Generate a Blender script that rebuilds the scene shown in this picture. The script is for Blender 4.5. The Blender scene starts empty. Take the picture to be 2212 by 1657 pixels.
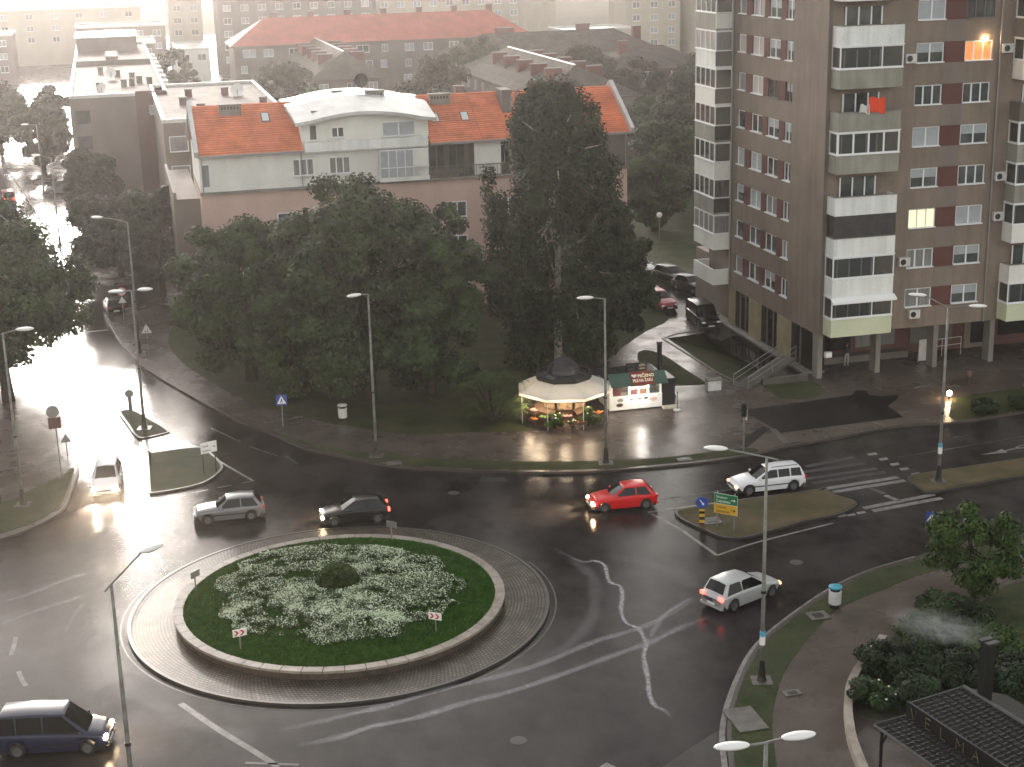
import bpy, math, random
import numpy as np
from mathutils import Vector, Matrix
C = bpy.context.scene.collection
SC = bpy.context.scene
# ------------------------------------------------------------------ camera
CAMF, PITCH, ROLL, AZ, H = 3364.08, 0.286866, -0.0248116, 0.2456836, 32.5
PW, PH = 2212.0, 1657.0
cf = np.array([0, math.cos(PITCH), -math.sin(PITCH)]); r0 = np.array([1., 0, 0]); u0 = np.cross(r0, cf)
cr = math.cos(ROLL)*r0+math.sin(ROLL)*u0; cu = -math.sin(ROLL)*r0+math.cos(ROLL)*u0
CP = np.array([0, 0, H])
cam = bpy.data.cameras.new('camera'); co = bpy.data.objects.new('camera', cam); C.objects.link(co)
cam.sensor_width = 36; cam.lens = CAMF/PW*36; cam.clip_start = .5; cam.clip_end = 6000
co.matrix_world = Matrix(((cr[0], cu[0], -cf[0], 0), (cr[1], cu[1], -cf[1], 0), (cr[2], cu[2], -cf[2], H), (0, 0, 0, 1)))
SC.camera = co
# ------------------------------------------------------------------ world, sun, exposure
SUN_EL, SUN_AZ = math.radians(13.5), math.radians(-16.3)      # azimuth measured from +Y towards +X
w = bpy.data.worlds.new('World'); SC.world = w; w.use_nodes = True
nt = w.node_tree; nt.nodes.clear()
sky = nt.nodes.new('ShaderNodeTexSky'); sky.sky_type = 'NISHITA'; sky.sun_disc = False
sky.sun_elevation = SUN_EL; sky.sun_rotation = SUN_AZ; sky.dust_density = 1.5; sky.air_density = 1.5; sky.ozone_density = .6
hs = nt.nodes.new('ShaderNodeHueSaturation'); hs.inputs['Saturation'].default_value = .22
mxw = nt.nodes.new('ShaderNodeMix'); mxw.data_type = 'RGBA'; mxw.blend_type = 'MULTIPLY'; mxw.inputs[0].default_value = 1
mxw.inputs[7].default_value = (1.0, .965, .945, 1)
bg = nt.nodes.new('ShaderNodeBackground'); bg.inputs[1].default_value = .15
wo = nt.nodes.new('ShaderNodeOutputWorld')
nt.links.new(sky.outputs[0], hs.inputs['Color']); nt.links.new(hs.outputs[0], mxw.inputs[6])
nt.links.new(mxw.outputs[2], bg.inputs[0]); nt.links.new(bg.outputs[0], wo.inputs[0])
sl = bpy.data.lights.new('sun', 'SUN'); sl.energy = .5; sl.angle = math.radians(3); sl.color = (1, .93, .87)
so = bpy.data.objects.new('sun', sl); C.objects.link(so)
sd = Vector((math.sin(SUN_AZ)*math.cos(SUN_EL), math.cos(SUN_AZ)*math.cos(SUN_EL), math.sin(SUN_EL)))
so.rotation_euler = sd.to_track_quat('Z', 'Y').to_euler(); so.location = (-60, 200, 60)
SC.view_settings.view_transform = 'Standard'; SC.view_settings.look = 'None'
SC.view_settings.exposure = 1.33; SC.view_settings.gamma = 1
SC.render.engine = 'CYCLES'
SC.cycles.volume_bounces = 1; SC.cycles.max_bounces = 8; SC.cycles.transparent_max_bounces = 16
SC.cycles.sample_clamp_indirect = 6
# ------------------------------------------------------------------ picture <-> place helpers (surveying the photograph)
def ray(a, b): return cf+cr*(a-1106)/CAMF-cu*(b-828.5)/CAMF
def G(a, b, z=0.):
    d = ray(a, b); t = (z-H)/d[2]; return CP+t*d
def G2(a, b, z=0.):
    g = G(a, b, z); return (float(g[0]), float(g[1]))
E1 = np.array([math.cos(AZ), math.sin(AZ), 0]); E2 = np.array([-math.sin(AZ), math.cos(AZ), 0])
def L2W(x, y, z=0.): v = x*E1+y*E2; return (float(v[0]), float(v[1]), z)
# ------------------------------------------------------------------ object helpers
def tag(o, label=None, cat=None, group=None, kind=None):
    if label: o['label'] = label
    if cat: o['category'] = cat
    if group: o['group'] = group
    if kind: o['kind'] = kind
    return o
def empty(name, loc=(0, 0, 0), rz=0, label=None, cat=None, group=None):
    o = bpy.data.objects.new(name, None); C.objects.link(o); o.location = loc; o.rotation_euler = (0, 0, rz)
    o.empty_display_size = .2
    return tag(o, label, cat, group)
class MB:
    def __init__(s): s.v = []; s.f = []; s.m = []
    def add(s, vs, fs, mi=0):
        n = len(s.v); s.v += [tuple(map(float, p)) for p in vs]; s.f += [tuple(i+n for i in f) for f in fs]; s.m += [mi]*len(fs); return s
    def box(s, x0, y0, z0, x1, y1, z1, mi=0):
        return s.add([(x0, y0, z0), (x1, y0, z0), (x1, y1, z0), (x0, y1, z0), (x0, y0, z1), (x1, y0, z1), (x1, y1, z1), (x0, y1, z1)],
                     [(0, 3, 2, 1), (4, 5, 6, 7), (0, 1, 5, 4), (1, 2, 6, 5), (2, 3, 7, 6), (3, 0, 4, 7)], mi)
    def prism(s, poly, z0, z1, mi=0):
        n = len(poly); a = sum(poly[i][0]*poly[(i+1) % n][1]-poly[(i+1) % n][0]*poly[i][1] for i in range(n))
        if a < 0: poly = poly[::-1]
        vs = [(p[0], p[1], z0) for p in poly]+[(p[0], p[1], z1) for p in poly]
        return s.add(vs, [tuple(range(n, 2*n)), tuple(range(n-1, -1, -1))]+[(i, (i+1) % n, n+(i+1) % n, n+i) for i in range(n)], mi)
    def tube(s, pts, rad, n=8, mi=0, caps=True):
        pts = [np.array(p, float) for p in pts]
        if not hasattr(rad, '__len__'): rad = [rad]*len(pts)
        vs = []
        for i, p in enumerate(pts):
            d = pts[min(i+1, len(pts)-1)]-pts[max(i-1, 0)]; d = d/(np.linalg.norm(d)+1e-9)
            a = np.array([0, 0, 1.]) if abs(d[2]) < .9 else np.array([1., 0, 0])
            x = np.cross(a, d); x /= np.linalg.norm(x); y = np.cross(d, x)
            for k in range(n): t = 2*math.pi*k/n; vs.append(p+rad[i]*(math.cos(t)*x+math.sin(t)*y))
        fs = []
        for i in range(len(pts)-1):
            for k in range(n): fs.append((i*n+k, i*n+(k+1) % n, (i+1)*n+(k+1) % n, (i+1)*n+k))
        if caps: fs += [tuple(range(n-1, -1, -1)), tuple(range((len(pts)-1)*n, len(pts)*n))]
        return s.add(vs, fs, mi)
    def lathe(s, prof, n=16, c=(0, 0), mi=0, ph=0):
        vs = []; fs = []
        for (r, z) in prof:
            for k in range(n): t = 2*math.pi*k/n+ph; vs.append((c[0]+r*math.cos(t), c[1]+r*math.sin(t), z))
        for i in range(len(prof)-1):
            for k in range(n): fs.append((i*n+k, i*n+(k+1) % n, (i+1)*n+(k+1) % n, (i+1)*n+k))
        fs.append(tuple(range((len(prof)-1)*n, len(prof)*n)))
        return s.add(vs, fs, mi)
    def ell(s, c, r, n=12, m=7, mi=0, rz=0):
        vs = []; fs = []
        for i in range(m+1):
            th = math.pi*i/m
            for k in range(n):
                t = 2*math.pi*k/n; x = r[0]*math.sin(th)*math.cos(t); y = r[1]*math.sin(th)*math.sin(t)
                vs.append((c[0]+x*math.cos(rz)-y*math.sin(rz), c[1]+x*math.sin(rz)+y*math.cos(rz), c[2]-r[2]*math.cos(th)))
        for i in range(m):
            for k in range(n): fs.append((i*n+k, i*n+(k+1) % n, (i+1)*n+(k+1) % n, (i+1)*n+k))
        return s.add(vs, fs, mi)
    def quad(s, a, b, c, d, mi=0): return s.add([a, b, c, d], [(0, 1, 2, 3)], mi)
    def slab(s, pts, t, mi=0):      # a flat polygon with thickness t along its normal (downwards side)
        P = [np.array(p, float) for p in pts]; nn = np.cross(P[1]-P[0], P[2]-P[0]); nn = nn/np.linalg.norm(nn)*t
        n = len(P); vs = P+[p-nn for p in P]
        return s.add(vs, [tuple(range(n)), tuple(range(2*n-1, n-1, -1))]+[(i, n+i, n+(i+1) % n, (i+1) % n) for i in range(n)], mi)
    def mesh(s, name, mats, smooth=False):
        me = bpy.data.meshes.new(name); me.from_pydata(s.v, [], s.f)
        for m in (mats if isinstance(mats, (list, tuple)) else [mats]): me.materials.append(m)
        me.polygons.foreach_set('material_index', s.m)
        if smooth: me.polygons.foreach_set('use_smooth', [True]*len(me.polygons))
        me.update(); return me
    def build(s, name, mats, parent=None, smooth=False, loc=None, rz=None):
        return place(name, s.mesh(name, mats, smooth), parent, loc, rz)
def place(name, me, parent=None, loc=None, rz=None):
    o = bpy.data.objects.new(name, me); C.objects.link(o)
    if parent: o.parent = parent
    if loc is not None: o.location = loc
    if rz is not None: o.rotation_euler = (0, 0, rz)
    return o
KIDS = {}
def kids(o): return [c for c in C.objects if c.parent == o]
def copy_tree(o, ch=None):
    def rec(a, par):
        c = a.copy(); C.objects.link(c)
        if par: c.parent = par
        for k in [x for x in a.children]: rec(k, c)
        return c
    return rec(o, None)
def spline(pts, per=6, closed=False):
    P = [np.array(p, float) for p in pts]; n = len(P); out = []
    for i in range(n if closed else n-1):
        if closed: a, b, c, d = P[(i-1) % n], P[i], P[(i+1) % n], P[(i+2) % n]
        else: a, b, c, d = P[max(i-1, 0)], P[i], P[i+1], P[min(i+2, n-1)]
        for k in range(per):
            t = k/per; out.append(.5*((2*b)+(-a+c)*t+(2*a-5*b+4*c-d)*t*t+(-a+3*b-3*c+d)*t**3))
    if not closed: out.append(P[-1])
    return [tuple(map(float, p)) for p in out]
def GP(px, z=0.): return [G2(a, b, z) for a, b in px]
def ribbon(mb, pts, w, z, h=None, mi=0, off=0.):
    P = [np.array(p[:2], float) for p in pts]; n = len(P); L = []; R = []
    for i in range(n):
        d = P[min(i+1, n-1)]-P[max(i-1, 0)]; d = d/(np.linalg.norm(d)+1e-9); q = np.array([-d[1], d[0]])
        ww = w[i] if hasattr(w, '__len__') else w
        L.append(P[i]+q*(off+ww/2)); R.append(P[i]+q*(off-ww/2))
    if h is None:
        mb.add([(*p, z) for p in L]+[(*p, z) for p in R], [(i, n+i, n+i+1, i+1) for i in range(n-1)], mi)
    else:
        vs = [(*p, z) for p in L]+[(*p, z) for p in R]+[(*p, z+h) for p in L]+[(*p, z+h) for p in R]; fs = []
        for i in range(n-1):
            fs += [(2*n+i, 3*n+i, 3*n+i+1, 2*n+i+1), (i, 2*n+i, 2*n+i+1, i+1), (n+i, n+i+1, 3*n+i+1, 3*n+i)]
        fs += [(0, n, 3*n, 2*n), (n-1, 3*n-1, 4*n-1, 2*n-1)]
        mb.add(vs, fs, mi)
# ------------------------------------------------------------------ materials
def N(nt, t, **k):
    n = nt.nodes.new(t)
    for a, b in k.items():
        if a.startswith('i_'): n.inputs[a[2:].replace('_', ' ')].default_value = b
        else: setattr(n, a, b)
    return n
def mat(name, col, rough=.6, spec=.5, metal=0., col2=None, nscale=1., nlo=.35, nhi=.65, bump=0., bscale=20., rlo=None, rscale=.4,
        coat=0., emis=None, es=0., stretch=(1, 1, 1), fine=0., obj=False):
    m = bpy.data.materials.new(name); m.use_nodes = True; nt = m.node_tree; b = nt.nodes['Principled BSDF']; l = nt.links.new
    b.inputs['Base Color'].default_value = (*col, 1); b.inputs['Roughness'].default_value = rough
    b.inputs['Specular IOR Level'].default_value = spec; b.inputs['Metallic'].default_value = metal
    if coat: b.inputs['Coat Weight'].default_value = coat; b.inputs['Coat Roughness'].default_value = .06
    if emis: b.inputs['Emission Color'].default_value = (*emis, 1); b.inputs['Emission Strength'].default_value = es
    if col2 or bump or rlo is not None or fine:
        if obj: src = N(nt, 'ShaderNodeTexCoord').outputs['Object']
        else: src = N(nt, 'ShaderNodeNewGeometry').outputs['Position']
        mp = N(nt, 'ShaderNodeMapping'); mp.inputs['Scale'].default_value = stretch; l(src, mp.inputs[0])
        cs = None
        if col2:
            n1 = N(nt, 'ShaderNodeTexNoise', i_Scale=nscale, i_Detail=6, i_Roughness=.6); l(mp.outputs[0], n1.inputs['Vector'])
            r1 = N(nt, 'ShaderNodeMapRange'); r1.inputs[1].default_value = nlo; r1.inputs[2].default_value = nhi; l(n1.outputs[0], r1.inputs[0])
            mx = N(nt, 'ShaderNodeMix', data_type='RGBA'); mx.inputs[6].default_value = (*col, 1); mx.inputs[7].default_value = (*col2, 1)
            l(r1.outputs[0], mx.inputs[0]); cs = mx.outputs[2]
        if fine:
            n3 = N(nt, 'ShaderNodeTexNoise', i_Scale=bscale*1.7, i_Detail=3); l(src, n3.inputs['Vector'])
            r3 = N(nt, 'ShaderNodeMapRange'); r3.inputs[1].default_value = .3; r3.inputs[2].default_value = .7
            r3.inputs[3].default_value = 1-fine; r3.inputs[4].default_value = 1+fine; l(n3.outputs[0], r3.inputs[0])
            m2 = N(nt, 'ShaderNodeMix', data_type='RGBA', blend_type='MULTIPLY'); m2.inputs[0].default_value = 1
            if cs: l(cs, m2.inputs[6])
            else: m2.inputs[6].default_value = (*col, 1)
            l(r3.outputs[0], m2.inputs[7]); cs = m2.outputs[2]
        if cs: l(cs, b.inputs['Base Color'])
        if bump:
            n2 = N(nt, 'ShaderNodeTexNoise', i_Scale=bscale, i_Detail=4); l(src, n2.inputs['Vector'])
            bp = N(nt, 'ShaderNodeBump', i_Strength=bump, i_Distance=.05); l(n2.outputs[0], bp.inputs['Height']); l(bp.outputs[0], b.inputs['Normal'])
        if rlo is not None:
            n4 = N(nt, 'ShaderNodeTexNoise', i_Scale=rscale, i_Detail=5, i_Roughness=.6); l(mp.outputs[0], n4.inputs['Vector'])
            r4 = N(nt, 'ShaderNodeMapRange'); r4.inputs[1].default_value = .38; r4.inputs[2].default_value = .6
            r4.inputs[3].default_value = rlo; r4.inputs[4].default_value = rough; l(n4.outputs[0], r4.inputs[0]); l(r4.outputs[0], b.inputs['Roughness'])
    return m
M = {}
M['asphalt'] = mat('wet_asphalt', (.012, .011, .0105), .16, .055, col2=(.042, .037, .036), nscale=.35, bump=.12, bscale=26, rlo=.05, rscale=.16, fine=.35, stretch=(1, .7, 1))
M['asphalt_new'] = mat('fresh_asphalt', (.006, .006, .006), .6, .08, col2=(.011, .0105, .010), nscale=1, bump=.4, bscale=24, fine=.3)
M['paving'] = mat('wet_paving', (.105, .086, .074), .36, .12, col2=(.062, .051, .044), nscale=.35, bump=.2, bscale=14, rlo=.16, rscale=.3, fine=.25)
M['paving_light'] = mat('light_wet_paving', (.13, .11, .098), .34, .16, col2=(.075, .063, .056), nscale=.5, bump=.15, bscale=12, rlo=.12, rscale=.4, fine=.2)
M['dirt'] = mat('town_ground', (.07, .068, .05), .95, .04, col2=(.04, .05, .03), nscale=.05, bump=.3, bscale=3, fine=.3)
M['grass'] = mat('grass', (.022, .036, .012), .8, .12, col2=(.055, .060, .026), nscale=.55, bump=.9, bscale=12, fine=.55)
M['grass_lush'] = mat('lush_grass', (.017, .052, .006), .85, .05, col2=(.040, .088, .012), nscale=2.2, bump=1, bscale=14, fine=.5)
M['blade'] = mat('grass_blade', (.030, .090, .010), .7, .1, col2=(.060, .145, .022), nscale=2.2)
M['grass_dry'] = mat('dry_grass', (.062, .062, .030), .85, .1, col2=(.13, .098, .058), nscale=.45, bump=.9, bscale=12, fine=.5)
M['kerb'] = mat('kerb_stone', (.13, .12, .105), .45, .3, col2=(.07, .063, .056), nscale=1.5, bump=.2, bscale=10, fine=.2)
M['kerb_dark'] = mat('dark_kerb_stone', (.05, .046, .04), .4, .25, col2=(.045, .042, .038), nscale=1.5, bump=.2, bscale=10, fine=.2)
M['coping'] = mat('coping_stone', (.34, .30, .255), .5, .2, col2=(.22, .19, .16), nscale=1.2, bump=.15, bscale=10, fine=.15)
M['wallstone'] = mat('rough_wall_stone', (.085, .062, .046), .6, .4, col2=(.035, .028, .022), nscale=2.5, bump=.5, bscale=8, fine=.3)
M['paint'] = mat('road_paint', (.26, .25, .235), .4, .2, col2=(.12, .115, .11), nscale=2.2, fine=.3, bscale=10)
M['paint_worn'] = mat('worn_road_paint', (.08, .077, .075), .35, .15, col2=(.04, .039, .038), nscale=1.6, nlo=.4, nhi=.6, fine=.4, bscale=9)
M['pole'] = mat('pole_paint', (.22, .23, .21), .45, .5, col2=(.12, .115, .10), nscale=2)
M['boot'] = mat('pole_boot', (.015, .015, .014), .4, .5)
M['lamphead'] = mat('lamp_shell', (.80, .80, .78), .3, .5)
M['steel'] = mat('grey_steel', (.30, .30, .30), .4, .5, .6)
M['black'] = mat('black_paint', (.012, .012, .012), .35, .5)
M['rubber'] = mat('tyre_rubber', (.018, .018, .018), .6, .4)
M['rim'] = mat('wheel_rim', (.16, .16, .155), .35, .4, .4)
M['glass_dark'] = mat('dark_glass', (.006, .008, .008), .08, .28)
M['white'] = mat('white_plastic', (.78, .78, .76), .4, .5)
M['white_dull'] = mat('white_metal_sheet', (.62, .62, .60), .4, .5, col2=(.48, .47, .45), nscale=3)
M['red_sign'] = mat('red_sign_face', (.55, .03, .025), .4, .5)
M['blue_sign'] = mat('blue_sign_face', (.03, .07, .32), .4, .5)
M['green_sign'] = mat('green_sign_face', (.012, .16, .06), .4, .5)
M['yellow_sign'] = mat('yellow_sign_face', (.62, .36, .03), .4, .5)
M['bark'] = mat('bark', (.045, .036, .028), .9, .2, col2=(.025, .02, .016), nscale=4, bump=.6, bscale=6)
M['bark_birch'] = mat('birch_bark', (.42, .39, .34), .8, .2, col2=(.08, .07, .06), nscale=3, nlo=.5, nhi=.62, stretch=(1, 1, 2))
def leaf_mat(name, c1, c2, sc=.9):
    m = mat(name, c1, .65, .2, col2=c2, nscale=sc, nlo=.36, nhi=.66, fine=.3, bscale=3)  # noise contrast paints crown highlights and dark hollows into the leaf colour
    return m
M['leaf'] = leaf_mat('broad_leaves', (.006, .011, .004), (.052, .090, .030), .55)
M['leaf_dark'] = leaf_mat('dark_leaves', (.005, .009, .004), (.034, .058, .024), .6)
M['leaf_bright'] = leaf_mat('bright_leaves', (.016, .034, .007), (.060, .105, .020), 1.6)
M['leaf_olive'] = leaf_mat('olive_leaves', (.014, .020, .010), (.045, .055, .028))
# haze: rain filled air over the whole town
hz = MB().box(-900, -60, -1.2, 900, 1500, 44)
hm = bpy.data.materials.new('rain_haze'); hm.use_nodes = True; hn = hm.node_tree; hn.nodes.clear()
ho = hn.nodes.new('ShaderNodeOutputMaterial'); pv = hn.nodes.new('ShaderNodeVolumePrincipled')
HAZE = .00031
pv.inputs['Color'].default_value = (.96, .92, .89, 1); pv.inputs['Density'].default_value = HAZE; pv.inputs['Anisotropy'].default_value = .86
hn.links.new(pv.outputs[0], ho.inputs['Volume'])
tag(hz.build('haze', hm), 'pale rain haze filling the air over the town', 'haze', kind='stuff')
# ------------------------------------------------------------------ setting: ground, roads, islands
RC = (-8.817, 71.592); RR = 10.42
big = 1600
TO = G(1765, 822, 0)
def tl2(x, y, z=0): v = TO+x*E1+y*E2; return (float(v[0]), float(v[1]), z)
BAS = [(-6.6, 14.5), (-6.35, 9), (-6.1, 3.4), (-5.7, .5), (-3.0, .9), (-.4, 1.3), (-.4, 8), (-.4, 15.6), (-3.4, 15.9)]
_cut = MB().prism([tl2(*p)[:2] for p in BAS], -3.5, 2).build('cutter', M['dirt'])
def cut_basin(o):
    m_ = o.modifiers.new('b', 'BOOLEAN'); m_.operation = 'DIFFERENCE'; m_.object = _cut; m_.solver = 'EXACT'; bpy.context.view_layer.update()
    me = bpy.data.meshes.new_from_object(o.evaluated_get(bpy.context.evaluated_depsgraph_get())); o.modifiers.clear(); o.data = me; return o
tag(cut_basin(MB().prism([(-big, -60), (big, -60), (big, 1500), (-big, 1500)], -.6, -.03).build('ground', M['dirt'])), kind='structure')
road = [(-160, 5), (160, 5), (160, 125), (10, 118), (-20, 120), (-30, 150), (-33, 170), (-150, 470), (-165, 465), (-75, 200), (-90, 150), (-160, 130)]
tag(cut_basin(MB().prism(road, -.3, 0).build('road', M['asphalt'])), kind='structure')
PZ = .125
# block north of the roundabout (kerb line read off the photograph)
kerbA = GP([(227, 682), (245, 716), (267, 749), (298, 784), (333, 812), (400, 852), (500, 906), (567, 932), (650, 969), (737, 989), (837, 1009), (937, 1017), (1070, 1022),
            (1204, 1024), (1337, 1019), (1475, 1007), (1558, 997), (1641, 982), (1708, 967), (1808, 949), (1941, 924), (2058, 916), (2212, 893), (2600, 830)])
kerbA = spline(kerbA, 4)
zA = kerbA+[(150, 126), (150, 300), (-30, 300), (-30, 160), (-33, 139)]
tag(cut_basin(MB().prism(zA, -.1, PZ).build('pavement', M['paving'])), kind='structure')
bpy.data.objects.remove(_cut)
# sunken lawn falling towards the foot of the tower
_b = MB(); _o = [(-6.6, 14.5), (-6.35, 9), (-6.1, 3.4), (-5.7, .5)]; _i = [(-.4, 15.6, -1.95), (-.4, 10, -1.75), (-.4, 5, -1.4), (-.4, 1.3, -1.1)]; _v = []; _n = 6
for (a, b2), (c, d, e) in zip(_o, _i):
    for k in range(_n+1): t = k/_n; _v.append(tl2(a+(c-a)*t, b2+(d-b2)*t, PZ+.01+(e-PZ)*t**1.1))
_b.add(_v, [(j*(_n+1)+k, j*(_n+1)+k+1, (j+1)*(_n+1)+k+1, (j+1)*(_n+1)+k) for j in range(3) for k in range(_n)])
_b.add([tl2(-6.6, 14.5, PZ), tl2(-3.4, 15.9, PZ), tl2(-.4, 15.6, PZ), tl2(-.4, 15.6, -1.95), tl2(-3.4, 15.0, -.9)], [(0, 1, 4), (1, 2, 3, 4), (0, 4, 3)])
_b.add([tl2(-5.7, .5, PZ), tl2(-3, .9, PZ), tl2(-.4, 1.3, PZ), tl2(-.4, 1.3, -1.1)], [(0, 3, 1), (1, 3, 2)])
tag(_b.build('sunken_lawn', M['grass']), kind='structure')
kerbB = spline(GP([(16, 369), (45, 411), (100, 494), (138, 552), (160, 585), (187, 610), (246, 619)]), 4)
zB = [(-190, 520)]+kerbB+[(-30, 152), (-30, 520)]
tag(MB().prism(zB, -.1, PZ).build('pavement', M['paving_light']), kind='structure')
kerbL = spline(GP([(-200, 100)])[:0]+[(-150, 395), (-84, 225), (-62.5, 176), (-53, 150), (-44, 130), G2(88, 806), G2(107, 852), G2(147, 952), G2(160, 985), G2(165, 1019), G2(147, 1072), G2(130, 1105), G2(83, 1135), G2(0, 1166), G2(-150, 1200)], 4)
zL = kerbL+[(-160, 88), (-300, 300), (-300, 395)]
tag(MB().prism(zL, -.1, PZ).build('pavement', M['paving']), kind='structure')
# block in the lower right
kerbD = spline(GP([(2600, 1100), (2212, 1148), (2130, 1163), (2011, 1197), (1978, 1207), (1875, 1237), (1791, 1278), (1708, 1335), (1651, 1382), (1618, 1425), (1590, 1488), (1575, 1538), (1570, 1588), (1575, 1657), (1595, 1750), (1650, 1900)]), 4)
zD = kerbD+[(14, 20), (120, 20), (120, 88)]
tag(MB().prism(zD, -.1, PZ).build('pavement', M['paving']), kind='structure')
kb = MB()
for k, o in ((kerbA, .09), (kerbB, .09), (kerbL, .09), (kerbD, .09)):
    ribbon(kb, k, .16, -.02, .02+PZ+.012, off=o if k is not kerbA else .09)
tag(kb.build('kerb', M['kerb_dark']), kind='structure')
def sheet(name, px, z, m, sp=True, per=3, pts=None):
    p = pts or GP(px)
    if sp: p = spline(p, per, True)
    return tag(MB().prism(p, z-.03, z).build(name, m), kind='structure')
# grass strip by the roundabout, verge and lawns
sheet('grass_verge', [(567, 926), (650, 955), (737, 974), (837, 986), (937, 993), (1037, 998), (1137, 1001), (1270, 1000), (1400, 995), (1475, 988), (1608, 972), (1637, 981), (1558, 992), (1475, 1002), (1337, 1014),
                      (1204, 1019), (1070, 1017), (937, 1012), (837, 1004), (737, 984), (650, 963)], PZ+.012, M['grass'])
sheet('lawn', [(363, 739), (393, 786), (430, 812), (467, 836), (530, 868), (600, 893), (700, 916), (820, 936), (904, 941), (1020, 938), (1137, 934), (1128, 900), (1112, 860), (1180, 790), (1290, 790), (1347, 752), (1390, 722), (1444, 692), (1400, 660), (1300, 640), (1037, 664), (800, 690), (560, 690), (400, 690)], PZ+.012, M['grass'])
ribbon(_kk := MB(), [tl2(-3.2, 16.0), tl2(-5.2, 15.6), tl2(-6.7, 14.5), tl2(-6.45, 9), tl2(-6.2, 3.4), tl2(-5.8, .4)], .18, 0, PZ+.05); tag(_kk.build('kerb', M['kerb']), kind='structure')
sheet('lawn', [(1380, 764), (1400, 760), (1436, 772), (1475, 798), (1523, 829), (1518, 834), (1475, 836), (1440, 833), (1395, 800), (1378, 780)], PZ+.014, M['grass'])
sheet('light_path', [(1444, 694), (1475, 688), (1530, 722), (1441, 734), (1475, 757), (1591, 838), (1540, 842), (1523, 829), (1475, 798), (1436, 772), (1400, 760), (1372, 768), (1345, 770), (1347, 752), (1395, 720)], PZ+.006, M['paving_light'], sp=False)
sheet('light_path', [(1430, 838), (1530, 836), (1590, 842), (1590, 852), (1500, 866), (1440, 880), (1425, 870)], PZ+.006, M['paving_light'], sp=False)
sheet('lawn', [(1648, 838), (1690, 832), (1758, 829), (1775, 842), (1784, 852), (1758, 864), (1700, 866), (1682, 862), (1665, 850)], PZ+.014, M['grass'])
sheet('lawn', [(2056, 872), (2075, 860), (2212, 842), (2400, 815), (2400, 868), (2212, 889), (2064, 911), (2052, 890)], PZ+.014, M['grass'], per=2)
sheet('asphalt_patch', [(1588, 886), (1615, 889), (1840, 857), (1850, 846), (1872, 848), (1878, 857), (1905, 860), (1940, 857), (1938, 866), (1918, 881), (1951, 905), (1688, 939), (1650, 918)], PZ+.006, M['asphalt_new'], sp=False)
sheet('asphalt_patch', [(1592, 960), (1648, 924), (1664, 930), (1612, 972)], PZ+.006, M['asphalt_new'], sp=False)
sheet('tactile_strip', [(1664, 933), (1676, 930), (1705, 960), (1692, 962)], PZ+.01, M['kerb'], sp=False)
sheet('car_park', [(1440, 700), (1380, 650), (1370, 600), (1380, 560), (1420, 480), (1440, 440), (1600, 440), (1640, 560), (1640, 700), (1560, 740), (1500, 720)], PZ+.003, M['asphalt'], sp=False)
sheet('side_street', None, PZ+.003, M['asphalt'], sp=False, pts=[G2(95, 395), G2(108, 424), (-20, 226), (-20, 214)])
# rough grass behind the car park and between the blocks
sheet('rough_grass', None, PZ+.004, M['grass'], sp=False, pts=[L2W(46, 146)[:2], L2W(49.5, 128)[:2], L2W(88, 132)[:2], L2W(100, 200)[:2], L2W(60, 206)[:2], L2W(46, 180)[:2]])
# left lawn
sheet('lawn', [(20, 1086), (67, 1062), (133, 1032), (155, 1015), (160, 1022), (143, 1070), (125, 1101), (80, 1130), (0, 1158), (-120, 1185), (-140, 1120)], PZ+.014, M['grass'])
# lower right verge, lawn, hedge bed
sheet('grass_verge', [(2300, 1165), (2130, 1178), (2008, 1208), (1970, 1217), (1875, 1245), (1797, 1284), (1716, 1340), (1660, 1387), (1628, 1430), (1600, 1490), (1586, 1540), (1581, 1590), (1588, 1657), (1600, 1720),
                      (1690, 1740), (1677, 1657), (1668, 1571), (1678, 1505), (1701, 1445), (1758, 1371), (1815, 1318), (1908, 1278), (2008, 1240), (2130, 1215), (2300, 1195)], PZ+.012, M['grass'])
sheet('lawn', [(2141, 1292), (2212, 1260), (2500, 1190), (2500, 1500), (2212, 1560), (2060, 1500), (1985, 1440), (1985, 1400)], PZ+.014, M['grass'])
sheet('planting_bed', [(1916, 1392), (1985, 1340), (2100, 1300), (2160, 1400), (2212, 1520), (2212, 1560), (2050, 1540), (1900, 1560), (1850, 1545), (1850, 1500), (1875, 1451)], PZ+.02, M['dirt'])
sheet('light_path', [(2100, 1262), (2212, 1166), (2500, 1100), (2500, 1185), (2212, 1252), (2141, 1288)], PZ+.018, M['paving_light'], sp=False)
# splitter islands
def island(px, gm, name='traffic_island', ins=.16):
    p = spline(GP(px), 5, True)
    tag(MB().prism(p, -.02, .13).build(name, M['kerb_dark']), kind='structure')
    c = np.mean(np.array(p), 0); q = []
    n = len(p)
    for i in range(n):
        a = np.array(p[i-1]); b = np.array(p[(i+1) % n]); d = b-a; d /= np.linalg.norm(d)+1e-9; nn = np.array([-d[1], d[0]])
        if nn@(c-np.array(p[i])) < 0: nn = -nn
        q.append(tuple(np.array(p[i])+nn*ins))
    tag(MB().prism(q, .10, .142).build('grass_island', gm), kind='structure')
island([(257, 895), (266, 889), (292, 890), (330, 911), (364, 932), (358, 939), (312, 949), (293, 945), (273, 918)], M['grass'])
island([(320, 984), (336, 980), (430, 969), (455, 981), (480, 1005), (476, 1022), (433, 1049), (336, 1068), (321, 1062), (319, 1020)], M['grass'])
sheet('paved_gap', [(308, 953), (362, 938), (425, 966), (330, 979), (318, 975)], .05, M['paving_light'], sp=False)
island([(1458, 1112), (1475, 1102), (1600, 1084), (1765, 1062), (1810, 1074), (1852, 1090), (1818, 1113), (1740, 1130), (1675, 1148), (1608, 1165), (1560, 1164), (1518, 1147), (1475, 1127)], M['grass_dry'])
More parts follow.
